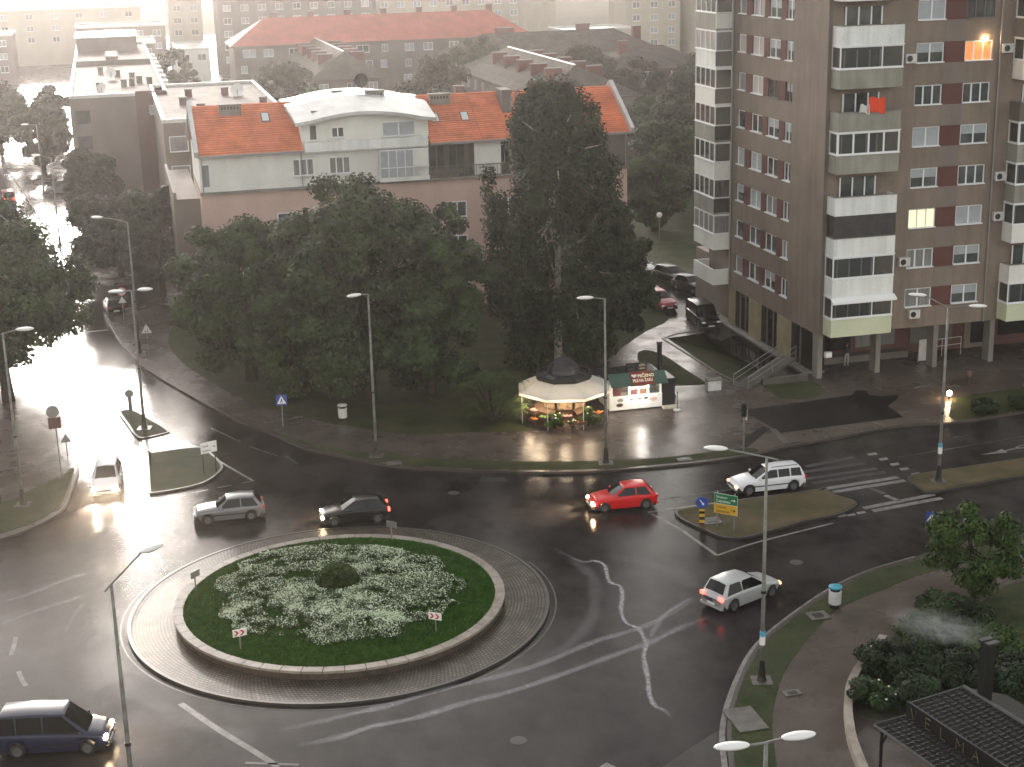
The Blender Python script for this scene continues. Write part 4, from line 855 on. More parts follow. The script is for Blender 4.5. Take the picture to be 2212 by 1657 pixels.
hip_block(23.2, 298.5, 80, 311, 12, 16.4, 'pl_grey', 'tile_red', 'very long grey block under a faded red hipped roof', 4, [(8+7.0*i, 6.5, 1.1, 5.2) for i in range(7)], nwin=13)
g1 = hip_block(32.2, 257, 44.8, 312, 9, 12.8, 'pl_taupe', 'tile_grey', 'grey hipped roof block with two rows of brick chimneys, left of the round tree', 3, [(2.2, 8+7.0*i, 2.4, 3.1) for i in range(5)]+[(8.0, 10+7*i, 2.4, 3.1) for i in range(5)], along='y', nwin=3)
g2 = hip_block(58.5, 212, 72.4, 265, 9, 12.8, 'pl_taupe', 'tile_grey', 'grey hipped roof block with brick chimneys and a bright ridge, behind the orange roof', 3, [(2.6, 7+8.0*i, 2.4, 3.2) for i in range(5)]+[(9.2, 8+8*i, 2.2, 3.2) for i in range(5)], along='y', nwin=3)
for e_, L_ in ((g1, 55), (g2, 53)):
    for i in range(9):
        for z in (6.6, 3.8): window(e_, 5+i*5.2, z, 1.4, 1.5, face='x', at=-.005, n=2, style='pane_grey', simple=True)
hip_block(62, 285, 102.3, 299, 9, 12.7, 'pl_grey', 'tile_grey', 'low grey hipped block left of the brown tower', 3, [(10, 8, 3.6, 4.4), (26, 8, 2.6, 4.6), (36, 4, 1.6, 4)], nwin=8)
hip_block(84, 262, 104, 276, 8, 11, 'pl_maroon', 'tile_grey', 'small brown hipped house half hidden behind trees left of the tower', 2, [(4, 5, 1.6, 4)], nwin=4)
# hazy background
def far_block(x0, y0, x1, y1, z, wall, lab, nx=6, nz=4, roof='roof_flat', st=('pane', 'blind', 'pane_grey'), gap=2.9):
    e = empty('apartment_block', L2W(x0, y0), AZ, lab, 'apartment block'); flat_block(e, 0, 0, x1-x0, y1-y0, z, wall, roofm=roof)
    for j in range(nz):
        for i in range(nx):
            zz = z-2.3-gap*j
            if zz < 1: continue
            window(e, (i+.5)*(x1-x0)/nx-.9, zz, 1.8, 1.4, at=-.005, n=2, style=rnd.choice(st), simple=True)
    return e
far_block(-6, 376, 14, 392, 12, 'pl_taupe', 'hazy flat roofed block behind the long flat roof', 5, 2)
chimney(far_block(-3, 330, 10, 350, 11, 'pl_grey', 'hazy grey block with dark roof boxes just past the long flat roof', 4, 2), 3, 8, 11, 2.6, 2, 2.4, 'pl_grey')
far_block(-75, 376, -20, 392, 11, 'pl_taupe', 'very long hazy block at the far left', 12, 3)
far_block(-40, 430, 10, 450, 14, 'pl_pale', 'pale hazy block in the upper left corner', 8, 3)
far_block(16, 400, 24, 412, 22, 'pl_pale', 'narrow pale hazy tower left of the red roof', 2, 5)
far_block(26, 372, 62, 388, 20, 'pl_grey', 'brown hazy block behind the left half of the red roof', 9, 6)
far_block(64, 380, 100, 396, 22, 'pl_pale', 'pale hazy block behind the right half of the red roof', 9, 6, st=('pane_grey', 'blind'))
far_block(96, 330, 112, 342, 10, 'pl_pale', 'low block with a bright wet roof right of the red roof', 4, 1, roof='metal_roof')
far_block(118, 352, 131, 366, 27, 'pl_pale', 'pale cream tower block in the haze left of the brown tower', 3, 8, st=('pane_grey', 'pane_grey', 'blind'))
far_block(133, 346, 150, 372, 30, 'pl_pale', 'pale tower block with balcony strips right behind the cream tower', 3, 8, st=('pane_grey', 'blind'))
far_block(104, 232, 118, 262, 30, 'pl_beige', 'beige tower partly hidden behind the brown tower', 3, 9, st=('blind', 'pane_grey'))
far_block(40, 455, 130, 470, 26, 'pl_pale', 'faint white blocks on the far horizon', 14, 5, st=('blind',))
far_block(15, 350, 22, 372, 8, 'pl_white', 'small white roofed hall left of the red roof', 2, 1, roof='metal_roof')
# ------------------------------------------------------------------ trees
def crown_mesh(name, clumps, nleaf, leaf, m, seed, flat=.35, droop=0.):
    r = np.random.default_rng(seed); c = np.array([q[:3] for q in clumps], float); rad = np.array([q[3] for q in clumps], float)
    wgt = rad**2/np.sum(rad**2); idx = r.choice(len(c), nleaf, p=wgt)
    d = r.normal(size=(nleaf, 3)); d /= np.linalg.norm(d, axis=1)[:, None]; s = rad[idx]*(.35+.75*r.random(nleaf)**.6)
    p = c[idx]+d*s[:, None]*np.array([1, 1, .72])
    if droop: p[:, 2] -= droop*r.random(nleaf)**1.3*rad[idx]; p[:, :2] += (c[idx][:, :2]-p[:, :2])*.25
    nrm = d*.9+r.normal(size=(nleaf, 3))*.42; nrm[:, 2] += flat+.15; nrm /= np.linalg.norm(nrm, axis=1)[:, None]
    t = r.normal(size=(nleaf, 3)); u = np.cross(nrm, t); u /= np.linalg.norm(u, axis=1)[:, None]; v = np.cross(nrm, u)
    sz = (leaf*(.5+.9*r.random(nleaf)))[:, None]*.5
    return quads_mesh(name, np.stack([p-u*sz, p+v*sz*.7, p+u*sz, p-v*sz*.7], 1).reshape(-1, 3), [m])
def make_tree(lab, px, h, rx, rz=None, base=None, m='leaf', nleaf=26000, leaf=.34, seed=1, ncl=70, low=.28, shape='round', trunk='bark', tr=.3, group=None, loc=None, cat='tree', name='tree', wind=.0):
    if loc is None: g = G(px[0], px[1], PZ); loc = (g[0], g[1], 0)
    e = empty(name, loc, 0, lab, cat, group); r = random.Random(seed); cl = []; zc = h*(1+low)/2; hz_ = h*(1-low)/2
    for i in range(ncl):
        for _ in range(60):
            u = r.uniform(-1, 1); t = r.uniform(0, 6.283); q = r.uniform(.35, 1)**.5
            rr_ = math.sqrt(max(0, 1-u*u)); x, y, z = q*rr_*math.cos(t), q*rr_*math.sin(t), u*q
            break
        if shape == 'cone': k = (1-(z+1)/2)**.8; rr2 = q*(.15+.85*k); x, y = rr2*math.cos(t), rr2*math.sin(t)
        if shape == 'column': k = 1-abs(z)**3; x, y = q*math.cos(t)*k, q*math.sin(t)*k
        if shape == 'weep': z = 1.9*r.random()**.75-.9; tt = max(0, (z+.45)/1.45); k = math.sqrt(max(.06, 1-tt**5)); q = r.uniform(.25, 1)**.5; x, y = q*math.cos(t)*k, q*math.sin(t)*k
        bump_ = 1+.22*math.sin(3*t+seed)*math.cos(2*u+seed)
        cl.append((x*rx*bump_+wind*(z+1), y*rx*bump_, zc+z*hz_, rx*(r.uniform(.12, .30) if shape == 'weep' else r.uniform(.15, .34)) if shape not in ('cone', 'column') else rx*r.uniform(.3, .5)))
    tm = MB(); top = zc+hz_*.55 if shape != 'weep' else h*.93
    bend = [r.uniform(-.3, .3) for _ in range(4)]
    pts = [(0, 0, -.05), (bend[0]*.4, bend[1]*.4, h*.18), (bend[0], bend[1], h*.4), (bend[0]+bend[2], bend[1]+bend[3], top*.75), (bend[2]*2, bend[3]*2, top)]
    tm.tube(pts, [tr*1.25, tr, tr*.8, tr*.5, tr*.15], 8); tk = tm.build('trunk', M[trunk], e, smooth=True)
    lb_ = MB()
    for i in range(0, ncl, max(1, ncl//16)):
        c = cl[i]; z0 = r.uniform(.2, .6)*h; f = (z0/h); p0 = (bend[0]*f*2, bend[1]*f*2, z0); mid = ((p0[0]+c[0])/2, (p0[1]+c[1])/2, (p0[2]+c[2])/2-.05*h)
        lb_.tube([p0, mid, c[:3]], [tr*.42, tr*.25, tr*.08], 5)
    if shape == 'weep':
        for t, zt, q in ((-2.3, .9, .7), (-1.2, .92, .6), (-2.75, .66, 1.0), (-.75, .82, .9), (-1.55, .72, 1.0)):
            a, b2 = math.cos(t)*rx*q, math.sin(t)*rx*q; lb_.tube([(0, -rx*.2, h*.42), (a*.3, b2*.75, h*(.45+zt*.45)), (a*.62, b2*.95, h*(.2+zt*.74)), (a, b2, h*zt)], [.10, .075, .05, .02], 5)
        lb_.tube([(0, -rx*.05, h*.1), (0, -rx*.15, h*.42), (.15, -rx*.6, h*.62), (0, -rx*.62, h*.88)], [.2, .15, .09, .03], 7)
    lb_.build('limbs', M[trunk], e, smooth=True)
    place('crown', crown_mesh('crown', cl, nleaf, leaf, M[m], seed, droop=(2.6 if shape == 'weep' else 0)), e)
    return e
make_tree('wide dark tree with a leaning trunk by the footpath, left of the tallest leafy tree', (545, 822), 12.0, 4.7, nleaf=52000, seed=11, ncl=80, low=.16, leaf=.30, tr=.42)
make_tree('largest dense leafy tree in the middle, right of the leaning trunk tree', (800, 862), 16.0, 5.8, nleaf=90000, seed=12, ncl=110, low=.12, leaf=.31, tr=.45)
make_tree('dense leafy tree directly left of the pink wall', (930, 850), 14.2, 4.6, nleaf=62000, seed=13, ncl=80, low=.06, leaf=.31, tr=.35)
make_tree('low leafy tree between the two broad middle trees', (660, 845), 11.5, 4.6, nleaf=42000, seed=14, ncl=55, low=.05, leaf=.31, tr=.3)
make_tree('tall weeping birch with a pale trunk in front of the orange roof', (1206, 795), 21.2, 5.0, nleaf=92000, seed=15, ncl=135, low=.07, shape='weep', trunk='bark_birch', m='leaf_dark', leaf=.27, tr=.27)
make_tree('dark tree under the right side of the birch, behind the grill kiosk', (1312, 762), 11.5, 3.2, nleaf=36000, seed=16, ncl=90, low=.10, m='leaf_dark', leaf=.34, tr=.3)
make_tree('smaller dark tree behind the dome topped kiosk', (1215, 770), 11.0, 3.6, nleaf=34000, seed=17, ncl=70, low=.08, m='leaf_dark', leaf=.32, tr=.25)
make_tree('dark tree at the left edge overhanging the wet road', None, 12.9, 5.5, nleaf=46000, seed=18, ncl=100, low=.22, leaf=.36, tr=.4, loc=(-36.6, 108.5, 0))
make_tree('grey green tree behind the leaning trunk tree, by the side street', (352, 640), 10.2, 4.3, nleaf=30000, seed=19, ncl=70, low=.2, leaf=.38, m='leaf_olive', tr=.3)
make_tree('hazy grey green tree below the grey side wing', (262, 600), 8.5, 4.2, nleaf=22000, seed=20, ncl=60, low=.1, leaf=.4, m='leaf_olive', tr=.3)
make_tree('pointed dark conifer in front of the maroon wall panel', (233, 512), 10.5, 2.3, nleaf=16000, seed=21, ncl=60, low=.03, leaf=.36, m='leaf_dark', shape='cone')
make_tree('blunt columnar dark conifer left of the pointed one', (190, 500), 9.8, 1.9, nleaf=14000, seed=22, ncl=50, low=.03, leaf=.36, m='leaf_dark', shape='column')
make_tree('small maple with bright leaves at the right edge above the hedge', (2103, 1292), 4.9, 2.3, nleaf=9500, seed=23, ncl=46, low=.14, leaf=.20, m='leaf_bright', tr=.09)
make_tree('tall dark tree cut off by the left edge behind the overhanging one', None, 13.0, 5.5, nleaf=36000, seed=24, ncl=90, low=.2, leaf=.38, tr=.4, loc=(-42.5, 122, 0))
make_tree('dark tree at the left edge beyond the overhanging one', None, 14, 5.5, nleaf=30000, seed=25, ncl=80, low=.2, leaf=.4, tr=.35, loc=(-57, 137, 0))
# street trees along the far left road
for i, (x, y, h_, r_, lab) in enumerate(((-20, 222, 12, 6.0, 'nearest of the hazy round trees left of the long flat roof'), (-17, 256, 11, 6.2, 'large hazy round tree at the left edge, upper left'), (-10, 233, 10, 3.6, 'slim hazy tree close to the long flat roofed block'),
     (-26, 246, 12, 6, 'hazy tree cut off by the left edge'), (-9.5, 262, 9, 3.2, 'small hazy tree behind the slim one on the left'), (-30, 300, 11, 7, 'faint hazy tree far up the left road'))):
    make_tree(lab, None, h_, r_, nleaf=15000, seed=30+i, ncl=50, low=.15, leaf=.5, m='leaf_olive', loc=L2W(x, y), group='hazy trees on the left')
BT = ((26, 240, 13, 5.5, 'hazy bush like tree directly behind the dark satellite dish'), (48.5, 236, 13.5, 5.4, 'pale round tree between the two rows of brick chimneys'), (62.5, 268, 14, 4.8, 'faint tree behind the bright roof ridge'),
      (76, 246, 13.5, 5.4, 'bright hazy tree right of the chimney roof'), (70, 262, 12, 4.6, 'wide faint tree left of the bright hazy tree'), (82, 240, 12, 4.6, 'second hazy tree left of the small brown house'),
      (78, 190, 13, 5.6, 'large dark hazy tree right of the orange roof end'), (86, 200, 14, 5.8, 'hazy tree touching the left side of the brown tower'), (73, 205, 10, 4.2, 'hazy tree below the grey hipped roof end'),
      (88, 222, 12, 5.2, 'hazy tree just above the large dark one, left of the tower'), (80, 172, 9, 4.4, 'low dark tree above the car park'), (93, 240, 11, 5, 'faint tree in front of the beige tower'),
      (16, 225, 10, 4.5, 'hazy tree left of the long grey block'), (12, 300, 12, 4, 'faint pointed tree left of the red roof'), (20, 250, 8, 5, 'low hazy tree in the courtyard before the red roofed block'), (-2, 310, 12, 3.5, 'faint tree behind the long flat roof'))
BT += ((62, 168, 11, 5.0, 'hazy tree standing behind the globe lamp of the car park'), (70, 186, 12, 5.4, 'hazy tree right of the orange roof end, above the car park'), (56, 158, 8, 3.8, 'low tree between the birch and the globe lamp'))
for i, (x, y, h_, r_, lab) in enumerate(BT):
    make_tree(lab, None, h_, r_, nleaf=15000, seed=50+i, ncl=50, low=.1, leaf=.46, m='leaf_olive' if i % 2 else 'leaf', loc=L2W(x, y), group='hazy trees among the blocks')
# shrubs
def shrub(lab, loc, rx, h, m='leaf', n=5000, leaf=.16, seed=1, ncl=26, name='shrub', cat='shrub', flowers=0):
    e = empty(name, loc, 0, lab, cat); r = random.Random(seed)
    cl = [(rx*q*math.cos(t), rx*q*math.sin(t), h*(.25+.6*r.random()*(1-.5*q)), rx*.33) for q, t in ((r.random()**.6*.85, r.uniform(0, 6.28)) for _ in range(ncl))]
    place('foliage', crown_mesh('foliage', cl, n, leaf, M[m], seed), e)
    st = MB()
    for c in cl[:6]: st.tube([(0, 0, 0), (c[0]*.6, c[1]*.6, c[2])], [.04, .015], 5)
    st.build('stems', M['bark'], e)
    if flowers:
        f = MB()
        for i in range(flowers): c = r.choice(cl); f.ell((c[0]+r.uniform(-.5, .5)*rx*.4, c[1]+r.uniform(-.5, .5)*rx*.4-rx*.2, c[2]+rx*.30), (.06, .06, .04), 6, 4)
        f.build('blossoms', M['petal'], e)
    return e
def at(px, z=PZ): g = G(px[0], px[1], z); return (g[0], g[1], z)
HB = (((1905, 1465), 1.25, 1.9, 'leaf_dark', 'rose hedge end beside the low garden wall', 9), ((1880, 1530), .95, 1.5, 'leaf', 'flowering rose bush at the corner of the low garden wall', 14), ((1965, 1470), 1.4, 2.1, 'leaf_dark', 'dark bush under the smoke', 5),
      ((2000, 1400), 1.4, 2.0, 'leaf', 'bush by the footpath where the smoke drifts', 0), ((2070, 1380), 1.6, 2.2, 'leaf', 'bush below the small maple', 0), ((2150, 1440), 1.5, 2.0, 'leaf_bright', 'bright leaved bush behind the restaurant chimney', 0),
      ((2060, 1490), 1.5, 1.9, 'leaf_dark', 'dark bush left of the restaurant chimney', 3), ((1975, 1530), 1.2, 1.7, 'leaf_dark', 'low rose bush above the restaurant roof', 8), ((2200, 1500), 1.5, 2.0, 'leaf_dark', 'dark bush at the right edge above the roof', 0), ((2030, 1330), 1.1, 1.3, 'leaf', 'sparse bush in front of the maple trunk', 0))
for i, (p, r_, h_, m_, lab, fl_) in enumerate(HB): shrub(lab, at(p), r_, h_, m_, 12000, .14, 80+i, 34, flowers=fl_//2)
shrub('small round bush on the right grass strip below the tower', at((2128, 893)), 1.0, 1.1, 'leaf_dark', 3500, .18, 95)
shrub('small round bush cut by the right edge of the strip below the tower', at((2212, 880)), 1.0, 1.0, 'leaf_dark', 3500, .18, 96)
# shrub with long drooping leaf plumes beside the kiosk
sm = empty('plumed_shrub', at((1065, 915)), 0, 'shrub with long drooping leaf plumes left of the awning kiosk', 'shrub')
r = random.Random(7); V = []; stm = MB()
for i in range(34):
    t = r.uniform(0, 6.28); q = r.uniform(.3, 2.6); h_ = r.uniform(1.2, 4.2)*(1-.12*q); top = np.array([q*math.cos(t)*.9, q*math.sin(t)*.7, h_]); stm.tube([(0, 0, 0), (top[0]*.5, top[1]*.5, h_*.6), top], [.05, .03, .015], 5)
    for j in range(7):
        a = r.uniform(0, 6.28) if j else -2.2; L_ = r.uniform(.7, 1.15); dx, dy = math.cos(a), math.sin(a)
        for k in range(13):
            s_ = k/12; p = top+np.array([dx*L_*s_, dy*L_*s_, .35*s_-.75*s_*s_]); wv = .20*(1-.55*s_); nx, ny = -dy, dx
            for sg in (-1, 1):
                b0 = p; tip = p+np.array([nx*sg*wv+dx*.06, ny*sg*wv+dy*.06, -.05]); V += [b0, b0+np.array([dx*.05, dy*.05, 0]), tip+np.array([dx*.03, dy*.03, 0]), tip]
place('foliage', quads_mesh('foliage', np.array(V), [M['leaf_bright']]), sm); stm.build('stems', M['bark'], sm)
# ------------------------------------------------------------------ street lamps
def head(mb_parent, x, y, z, ang, L_=1.05):
    o = MB().ell((0, 0, 0), (L_/2, .19, .11), 14, 8).build('lamp_head', M['lamphead'], mb_parent, smooth=True); o.location = (x, y, z); o.rotation_euler = (0, 0, ang)
    MB().ell((0, 0, -.05), (L_*.36, .15, .085), 12, 6).build('lamp_glass', M['pane_grey'], o, smooth=True); return o
def lamp_post(loc, arms, lab, h=10.6, tail=0., group='tall grey street lamps', curve=False, poster=None):
    e = empty('street_lamp', loc, 0, lab, 'street lamp', group)
    MB().tube([(0, 0, 0), (0, 0, h*.45), (0, 0, h)], [.105, .085, .055], 10).build('pole', M['pole'], e, smooth=True)
    MB().tube([(0, 0, 0), (0, 0, .25), (0, 0, 1.0)], [.24, .17, .12], 10).build('base_boot', M['boot'], e)
    MB().tube([(0, 0, 4.2), (0, 0, 4.32)], [.12, .12], 10).build('clamp', M['boot'], e)
    MB().box(-.45, -.45, -.02, .45, .45, .03).build('foundation', M['kerb'], e)
    for (ang, L_, rise) in arms:
        dx, dy = math.cos(ang), math.sin(ang)
        pts = [(-dx*tail, -dy*tail, h-.02-tail*rise/max(L_, .1)), (0, 0, h)]+[(dx*L_*q, dy*L_*q, h+rise*(q if not curve else math.sin(q*1.57))) for q in (.35, .7, 1)]
        MB().tube(pts, .04, 7).build('arm', M['pole'], e)
        head(e, dx*(L_+.45), dy*(L_+.45), h+rise+.03, ang)
    if poster:
        MB().tube([(0, 0, 1.75), (0, 0, 2.15)], .125, 10).build('poster', M['white'], e); MB().tube([(0, 0, 2.16), (0, 0, 2.4)], .125, 10).build('sticker', M['poster_blue'], e)
    return e
M['poster_blue'] = mat('light_blue_paper', (.10, .38, .52), .5)
lamp_post(at((813, 985)), [(R(215), .55, .05)], 'street lamp on the grass strip between the white litter bin and the kiosks', h=10.6)
lamp_post(at((1309, 1000)), [(R(185), .75, .1)], 'street lamp directly in front of the grill kiosk', h=10.5)
lamp_post(at((312, 925), .13), [(R(187), .55, -.02), (R(8), .45, .02)], 'two headed street lamp on the small island in the left road', h=9.6)
lamp_post(at((302, 762)), [(R(168), 2.1, .35)], 'hazy curved arm street lamp beyond the two headed island lamp', h=10.6, curve=True)
lamp_post(at((2027, 1040), .13), [(R(160), 1.3, .65), (R(-8), 1.2, .1)], 'street lamp with two curved arms on the median in front of the tower', h=10.6, tail=.0, poster=True)
lamp_post(at((1645, 1470)), [(R(168), 1.7, .28)], 'street lamp at the right kerb whose arm crosses the white estate car', h=10.45, tail=.5, poster=True)
lamp_post(at((50, 1090)), [(R(10), .8, .15)], 'street lamp on the left lawn under the overhanging tree', h=10.5)
g7 = G(240, 1262, 10.55); lamp_post((g7[0], g7[1], 0), [(R(48), 1.35, .75)], 'nearest street lamp at the bottom left with a raised head over the headlight glare', h=10.55, tail=.3)
g8 = G(1655, 1606, 10.6); lamp_post((g8[0], g8[1], PZ), [(R(186), .52, -.05), (R(12), .5, .05)], 'two headed street lamp at the very bottom right beside the footpath', h=10.5)
lamp_post(at((130, 530)), [(R(172), 1.2, .3)], 'hazy street lamp above the blue crossing sign on the left road', h=9.5)
lamp_post(at((95, 420)), [(R(185), 1.0, .1)], 'farthest street lamp on the left road, faint in the haze', h=9)
# ------------------------------------------------------------------ signs
def sign(px, h, lab, panels, heading=None, z=PZ, pole=.035, cat='road sign', loc=None, lean=0.):
    loc = loc or at(px, z); a = math.atan2(-loc[0], loc[1]) if heading is None else heading   # board faces local -y
    e = empty('road_sign', loc, a, lab, cat); MB().tube([(0, 0, 0), (0, 0, h)], pole, 8).build('post', M['steel'], e)
    for (shape, x, zc, w_, hh, m_, extra) in panels:
        mb = MB()
        if shape == 'box': mb.box(x-w_/2, -.06, zc-hh/2, x+w_/2, -.035, zc+hh/2)
        else:
            n = {'disc': 24, 'tri': 3}[shape]; ph = math.pi/2
            P = [(x+w_/2*math.cos(ph+2*math.pi*i/n)*(1.15 if n == 3 else 1), zc+w_/2*math.sin(ph+2*math.pi*i/n)*(1.15 if n == 3 else 1)) for i in range(n)]
            mb.add([(p[0], -.06, p[1]) for p in P]+[(p[0], -.035, p[1]) for p in P], [tuple(range(n)), tuple(range(2*n-1, n-1, -1))]+[(i, n+i, n+(i+1) % n, (i+1) % n) for i in range(n)])
        o = mb.build('sign_board', M[m_], e)
        for ex in extra: ex(o, x, zc, w_)
    return e
def polyface(name, pts, m_, y=-.066):
    def f(o, x, zc, w_):
        n = len(pts); P = [(x+p[0]*w_, zc+p[1]*w_) for p in pts]
        MB().add([(p[0], y, p[1]) for p in P]+[(p[0], y+.004, p[1]) for p in P], [tuple(range(n)), tuple(range(2*n-1, n-1, -1))]+[(i, n+i, n+(i+1) % n, (i+1) % n) for i in range(n)]).build(name, M[m_], o)
    return f
def txt(s, size, m_, dx, dz, sx=1.): 
    def f(o, x, zc, w_):
        t = text_obj('lettering', s, size, M[m_], o, .003, sx); t.rotation_euler = (R(90), 0, 0); t.location = (x+dx, -.068, zc+dz)
    return f
TRI = [(0, .40), (-.42, -.34), (.42, -.34)]
walk = [polyface('white_triangle', TRI, 'white'), polyface('walker', [(0, .2), (.05, .1), (.10, .0), (.03, -.05), (.12, -.26), (.05, -.26), (-.01, -.1), (-.12, -.26), (-.17, -.24), (-.05, -.02), (-.04, .1)], 'black', -.072)]
sign((612, 925), 2.3, 'blue crossing sign in front of the dark trees left of the litter bin', [('box', 0, 2.0, .72, .72, 'blue_sign', walk)])
sign((122, 640), 3.6, 'blue crossing sign hanging over the bright wet left road', [('box', 0, 3.2, .95, .95, 'blue_sign', walk), ('box', 0, 2.55, .3, .3, 'black', [])])
sign((2011, 1165), 1.6, 'blue crossing sign at the kerb left of the small maple', [('box', 0, 1.25, .62, .62, 'blue_sign', walk)], heading=R(-35))
sign((322, 775), 2.6, 'white warning triangle with two figures beside the left footpath', [('tri', 0, 2.35, .85, 0, 'white', [polyface('walker', [(-.2, -.2), (-.1, .15), (-.03, -.2), (.03, -.2), (.1, .2), (.2, -.2)], 'steel')])])
sign((268, 690), 2.6, 'round white speed sign reading 20 over a small triangle by the left kerb', [('disc', 0, 2.5, .8, 0, 'red_sign', [polyface('white_disc', [(.42*math.cos(t), .42*math.sin(t)) for t in np.linspace(0, 6.28, 21)[:-1]], 'white'), txt('20', .42, 'black', -.24, -.15)]), ('tri', 0, 1.7, .7, 0, 'white', [])])
sign((133, 1033), 4.6, 'round sign over a square one seen from behind at the left lawn', [('disc', -.1, 4.35, .78, 0, 'steel', []), ('box', -.05, 3.62, .75, .72, 'pl_maroon', [])], pole=.04)
sign((146, 985), 1.5, 'small plain grey triangle sign near the left kerb corner', [('tri', 0, 1.15, .7, 0, 'steel', [])])
sign((283, 893), 1.7, 'round sign on a thick striped post at the tip of the lamp island', [('disc', 0, 1.45, .62, 0, 'steel', []), ('box', 0, .65, .26, 1.0, 'pl_grey', [])])
ARW = [(-.30, -.035), (.08, -.035), (.08, -.13), (.30, 0), (.08, .13), (.08, .035), (-.30, .035)]
sign((1516, 1133), 1.6, 'round blue arrow sign on a black and yellow post at the island tip', [('disc', 0, 1.32, .68, 0, 'blue_sign', [polyface('white_arrow', [(math.cos(-.95)*a-math.sin(-.95)*b2, math.sin(-.95)*a+math.cos(-.95)*b2) for a, b2 in ARW], 'white')]),
     ('box', 0, .5, .3, .9, 'black', [lambda o, x, zc, w_: MB().box(-.155, -.066, .12, .155, -.06, .30).box(-.155, -.066, .48, .155, -.06, .66).box(-.155, -.066, .82, .155, -.06, .93).build('yellow_bands', M['yellow_sign'], o)])])
chev = [polyface('red_chevron', [(-.42+dx, .2), (-.25+dx, .2), (-.06+dx, 0), (-.25+dx, -.2), (-.42+dx, -.2), (-.23+dx, 0)], 'red_sign') for dx in (0, .42)]
for px, hd, lab, bk in (((520, 1402), R(24), 'red and white chevron board at the front left of the flower bed', 0), ((942, 1366), R(-22), 'red and white chevron board at the front right of the flower bed', 0),
                    ((423, 1273), R(60), 'chevron board seen from behind at the left rim of the roundabout', 1), ((846, 1165), R(150), 'chevron board seen from behind at the far rim of the roundabout', 1)):
    sign(px, 1.0, lab, [('box', 0, .85, .66, .36, 'white' if not bk else 'steel', [] if bk else chev)], heading=hd, z=.62)
# big direction boards
gd = G(1549, 1137, .142); gd2 = G(1592, 1145, .142)
ds = empty('direction_sign', (gd[0], gd[1], .14), math.atan2(gd2[1]-gd[1], gd2[0]-gd[0]), 'green over yellow direction board on two posts on the dry grass island', 'direction sign')
MB().tube([(0, 0, 0), (0, 0, 2.1)], .04, 8).build('post', M['steel'], ds); o = MB().tube([(1.03, 0, 0), (1.03, 0, 2.1)], .04, 8).build('post', M['steel'], ds)
A1 = [(.28*a/.3, .28*b2/.3) for a, b2 in ARW]
pg = MB().box(-.16, -.075, 1.42, 1.2, -.045, 1.98).build('green_board', M['green_sign'], ds); MB().box(-.18, -.045, 1.40, 1.22, -.04, 2.0).build('board_edge', M['white'], ds)
py = MB().box(-.16, -.075, .84, 1.2, -.045, 1.38).build('yellow_board', M['yellow_sign'], ds); MB().box(-.18, -.045, .82, 1.22, -.04, 1.395).build('board_edge', M['white'], ds)
for s_, z_, par, m_ in (('Sarajevo', 1.74, pg, 'white'), ('Сарајево', 1.50, pg, 'white'), ('Crkvice', 1.16, py, 'black'), ('Црквице', .92, py, 'black')):
    t = text_obj('lettering', s_, .20, M[m_], par, .003); t.rotation_euler = (R(90), 0, 0); t.location = (-.06, -.078, z_)
for z_, par, m_ in ((1.70, pg, 'white'), (1.1, py, 'black')):
    MB().add([(.98+a*.42, -.08, z_+b2*.7) for a, b2 in ARW]+[(.98+a*.42, -.076, z_+b2*.7) for a, b2 in ARW], [tuple(range(7)), tuple(range(13, 6, -1))]).build('arrow', M[m_], par)
gd = G(441, 1025, .142); gd2 = G(454, 1015, .142)
d2 = empty('direction_sign', (gd[0], gd[1], .14), R(38), 'white direction board on two posts on the left grass island', 'direction sign')
for x in (0, .85): MB().tube([(x, 0, 0), (x, 0, 2.0)], .035, 8).build('post', M['boot'], d2)
o = MB().box(-.12, -.07, 1.35, .98, -.04, 2.05).build('sign_board', M['white'], d2)
for s_, z_ in (('Tuzla', 1.76), ('Stadion', 1.46)): t = text_obj('lettering', s_, .19, M['black'], o, .003); t.rotation_euler = (R(90), 0, 0); t.location = (-.02, -.073, z_)
MB().add([(.78+a*.3, -.074, 1.7+b2*.5) for a, b2 in ARW], [tuple(range(7))]).build('arrow', M['black'], o)
# signal mast
tl = empty('traffic_light', at((1606, 974)), R(-10), 'dark traffic light on a pole at the kerb past the kiosks', 'traffic light')
MB().tube([(0, 0, 0), (0, 0, 3.3)], .06, 8).build('post', M['pole'], tl); hd_ = MB().box(-.17, -.35, 2.35, .17, -.08, 3.25).build('signal_head', M['boot'], tl)
for z_ in (3.05, 2.8, 2.55): MB().ell((0, -.36, z_), (.1, .05, .1), 10, 6).build('lens', M['glass_dark'], hd_)
MB().box(-.75, -.05, 2.85, -.1, .0, 3.05).build('side_plate', M['pl_grey'], tl); MB().box(.08, -.12, 2.1, .2, .1, 2.75).build('call_box', M['white_dull'], tl)
ms = empty('signal_mast', at((176, 612)), R(0), 'signal mast with a long arm over the bright left road', 'signal mast')
MB().tube([(0, 0, 0), (0, 0, 4.4)], .06, 8).build('post', M['boot'], ms); MB().tube([(0, 0, 3.95), (-2.2, -.1, 4.05), (2.1, .1, 4.1)], .035, 6).build('arm', M['boot'], ms)
for z_ in (3.3, 2.6): MB().tube([(-.12, -.12, z_), (-.12, -.16, z_)], [.36, .36] if z_ > 3 else [.28, .28], 16).build('sign_disc', M['pl_maroon'], ms)
gb = empty('globe_lamp', at((1424, 560)), 0, 'white globe lamp on a thin pole in the car park', 'street lamp'); MB().tube([(0, 0, 0), (0, 0, 4.2)], .05, 8).build('pole', M['pole'], gb); MB().ell((0, 0, 4.45), (.28, .28, .28), 14, 8).build('globe', M['lamphead'], gb, smooth=True)
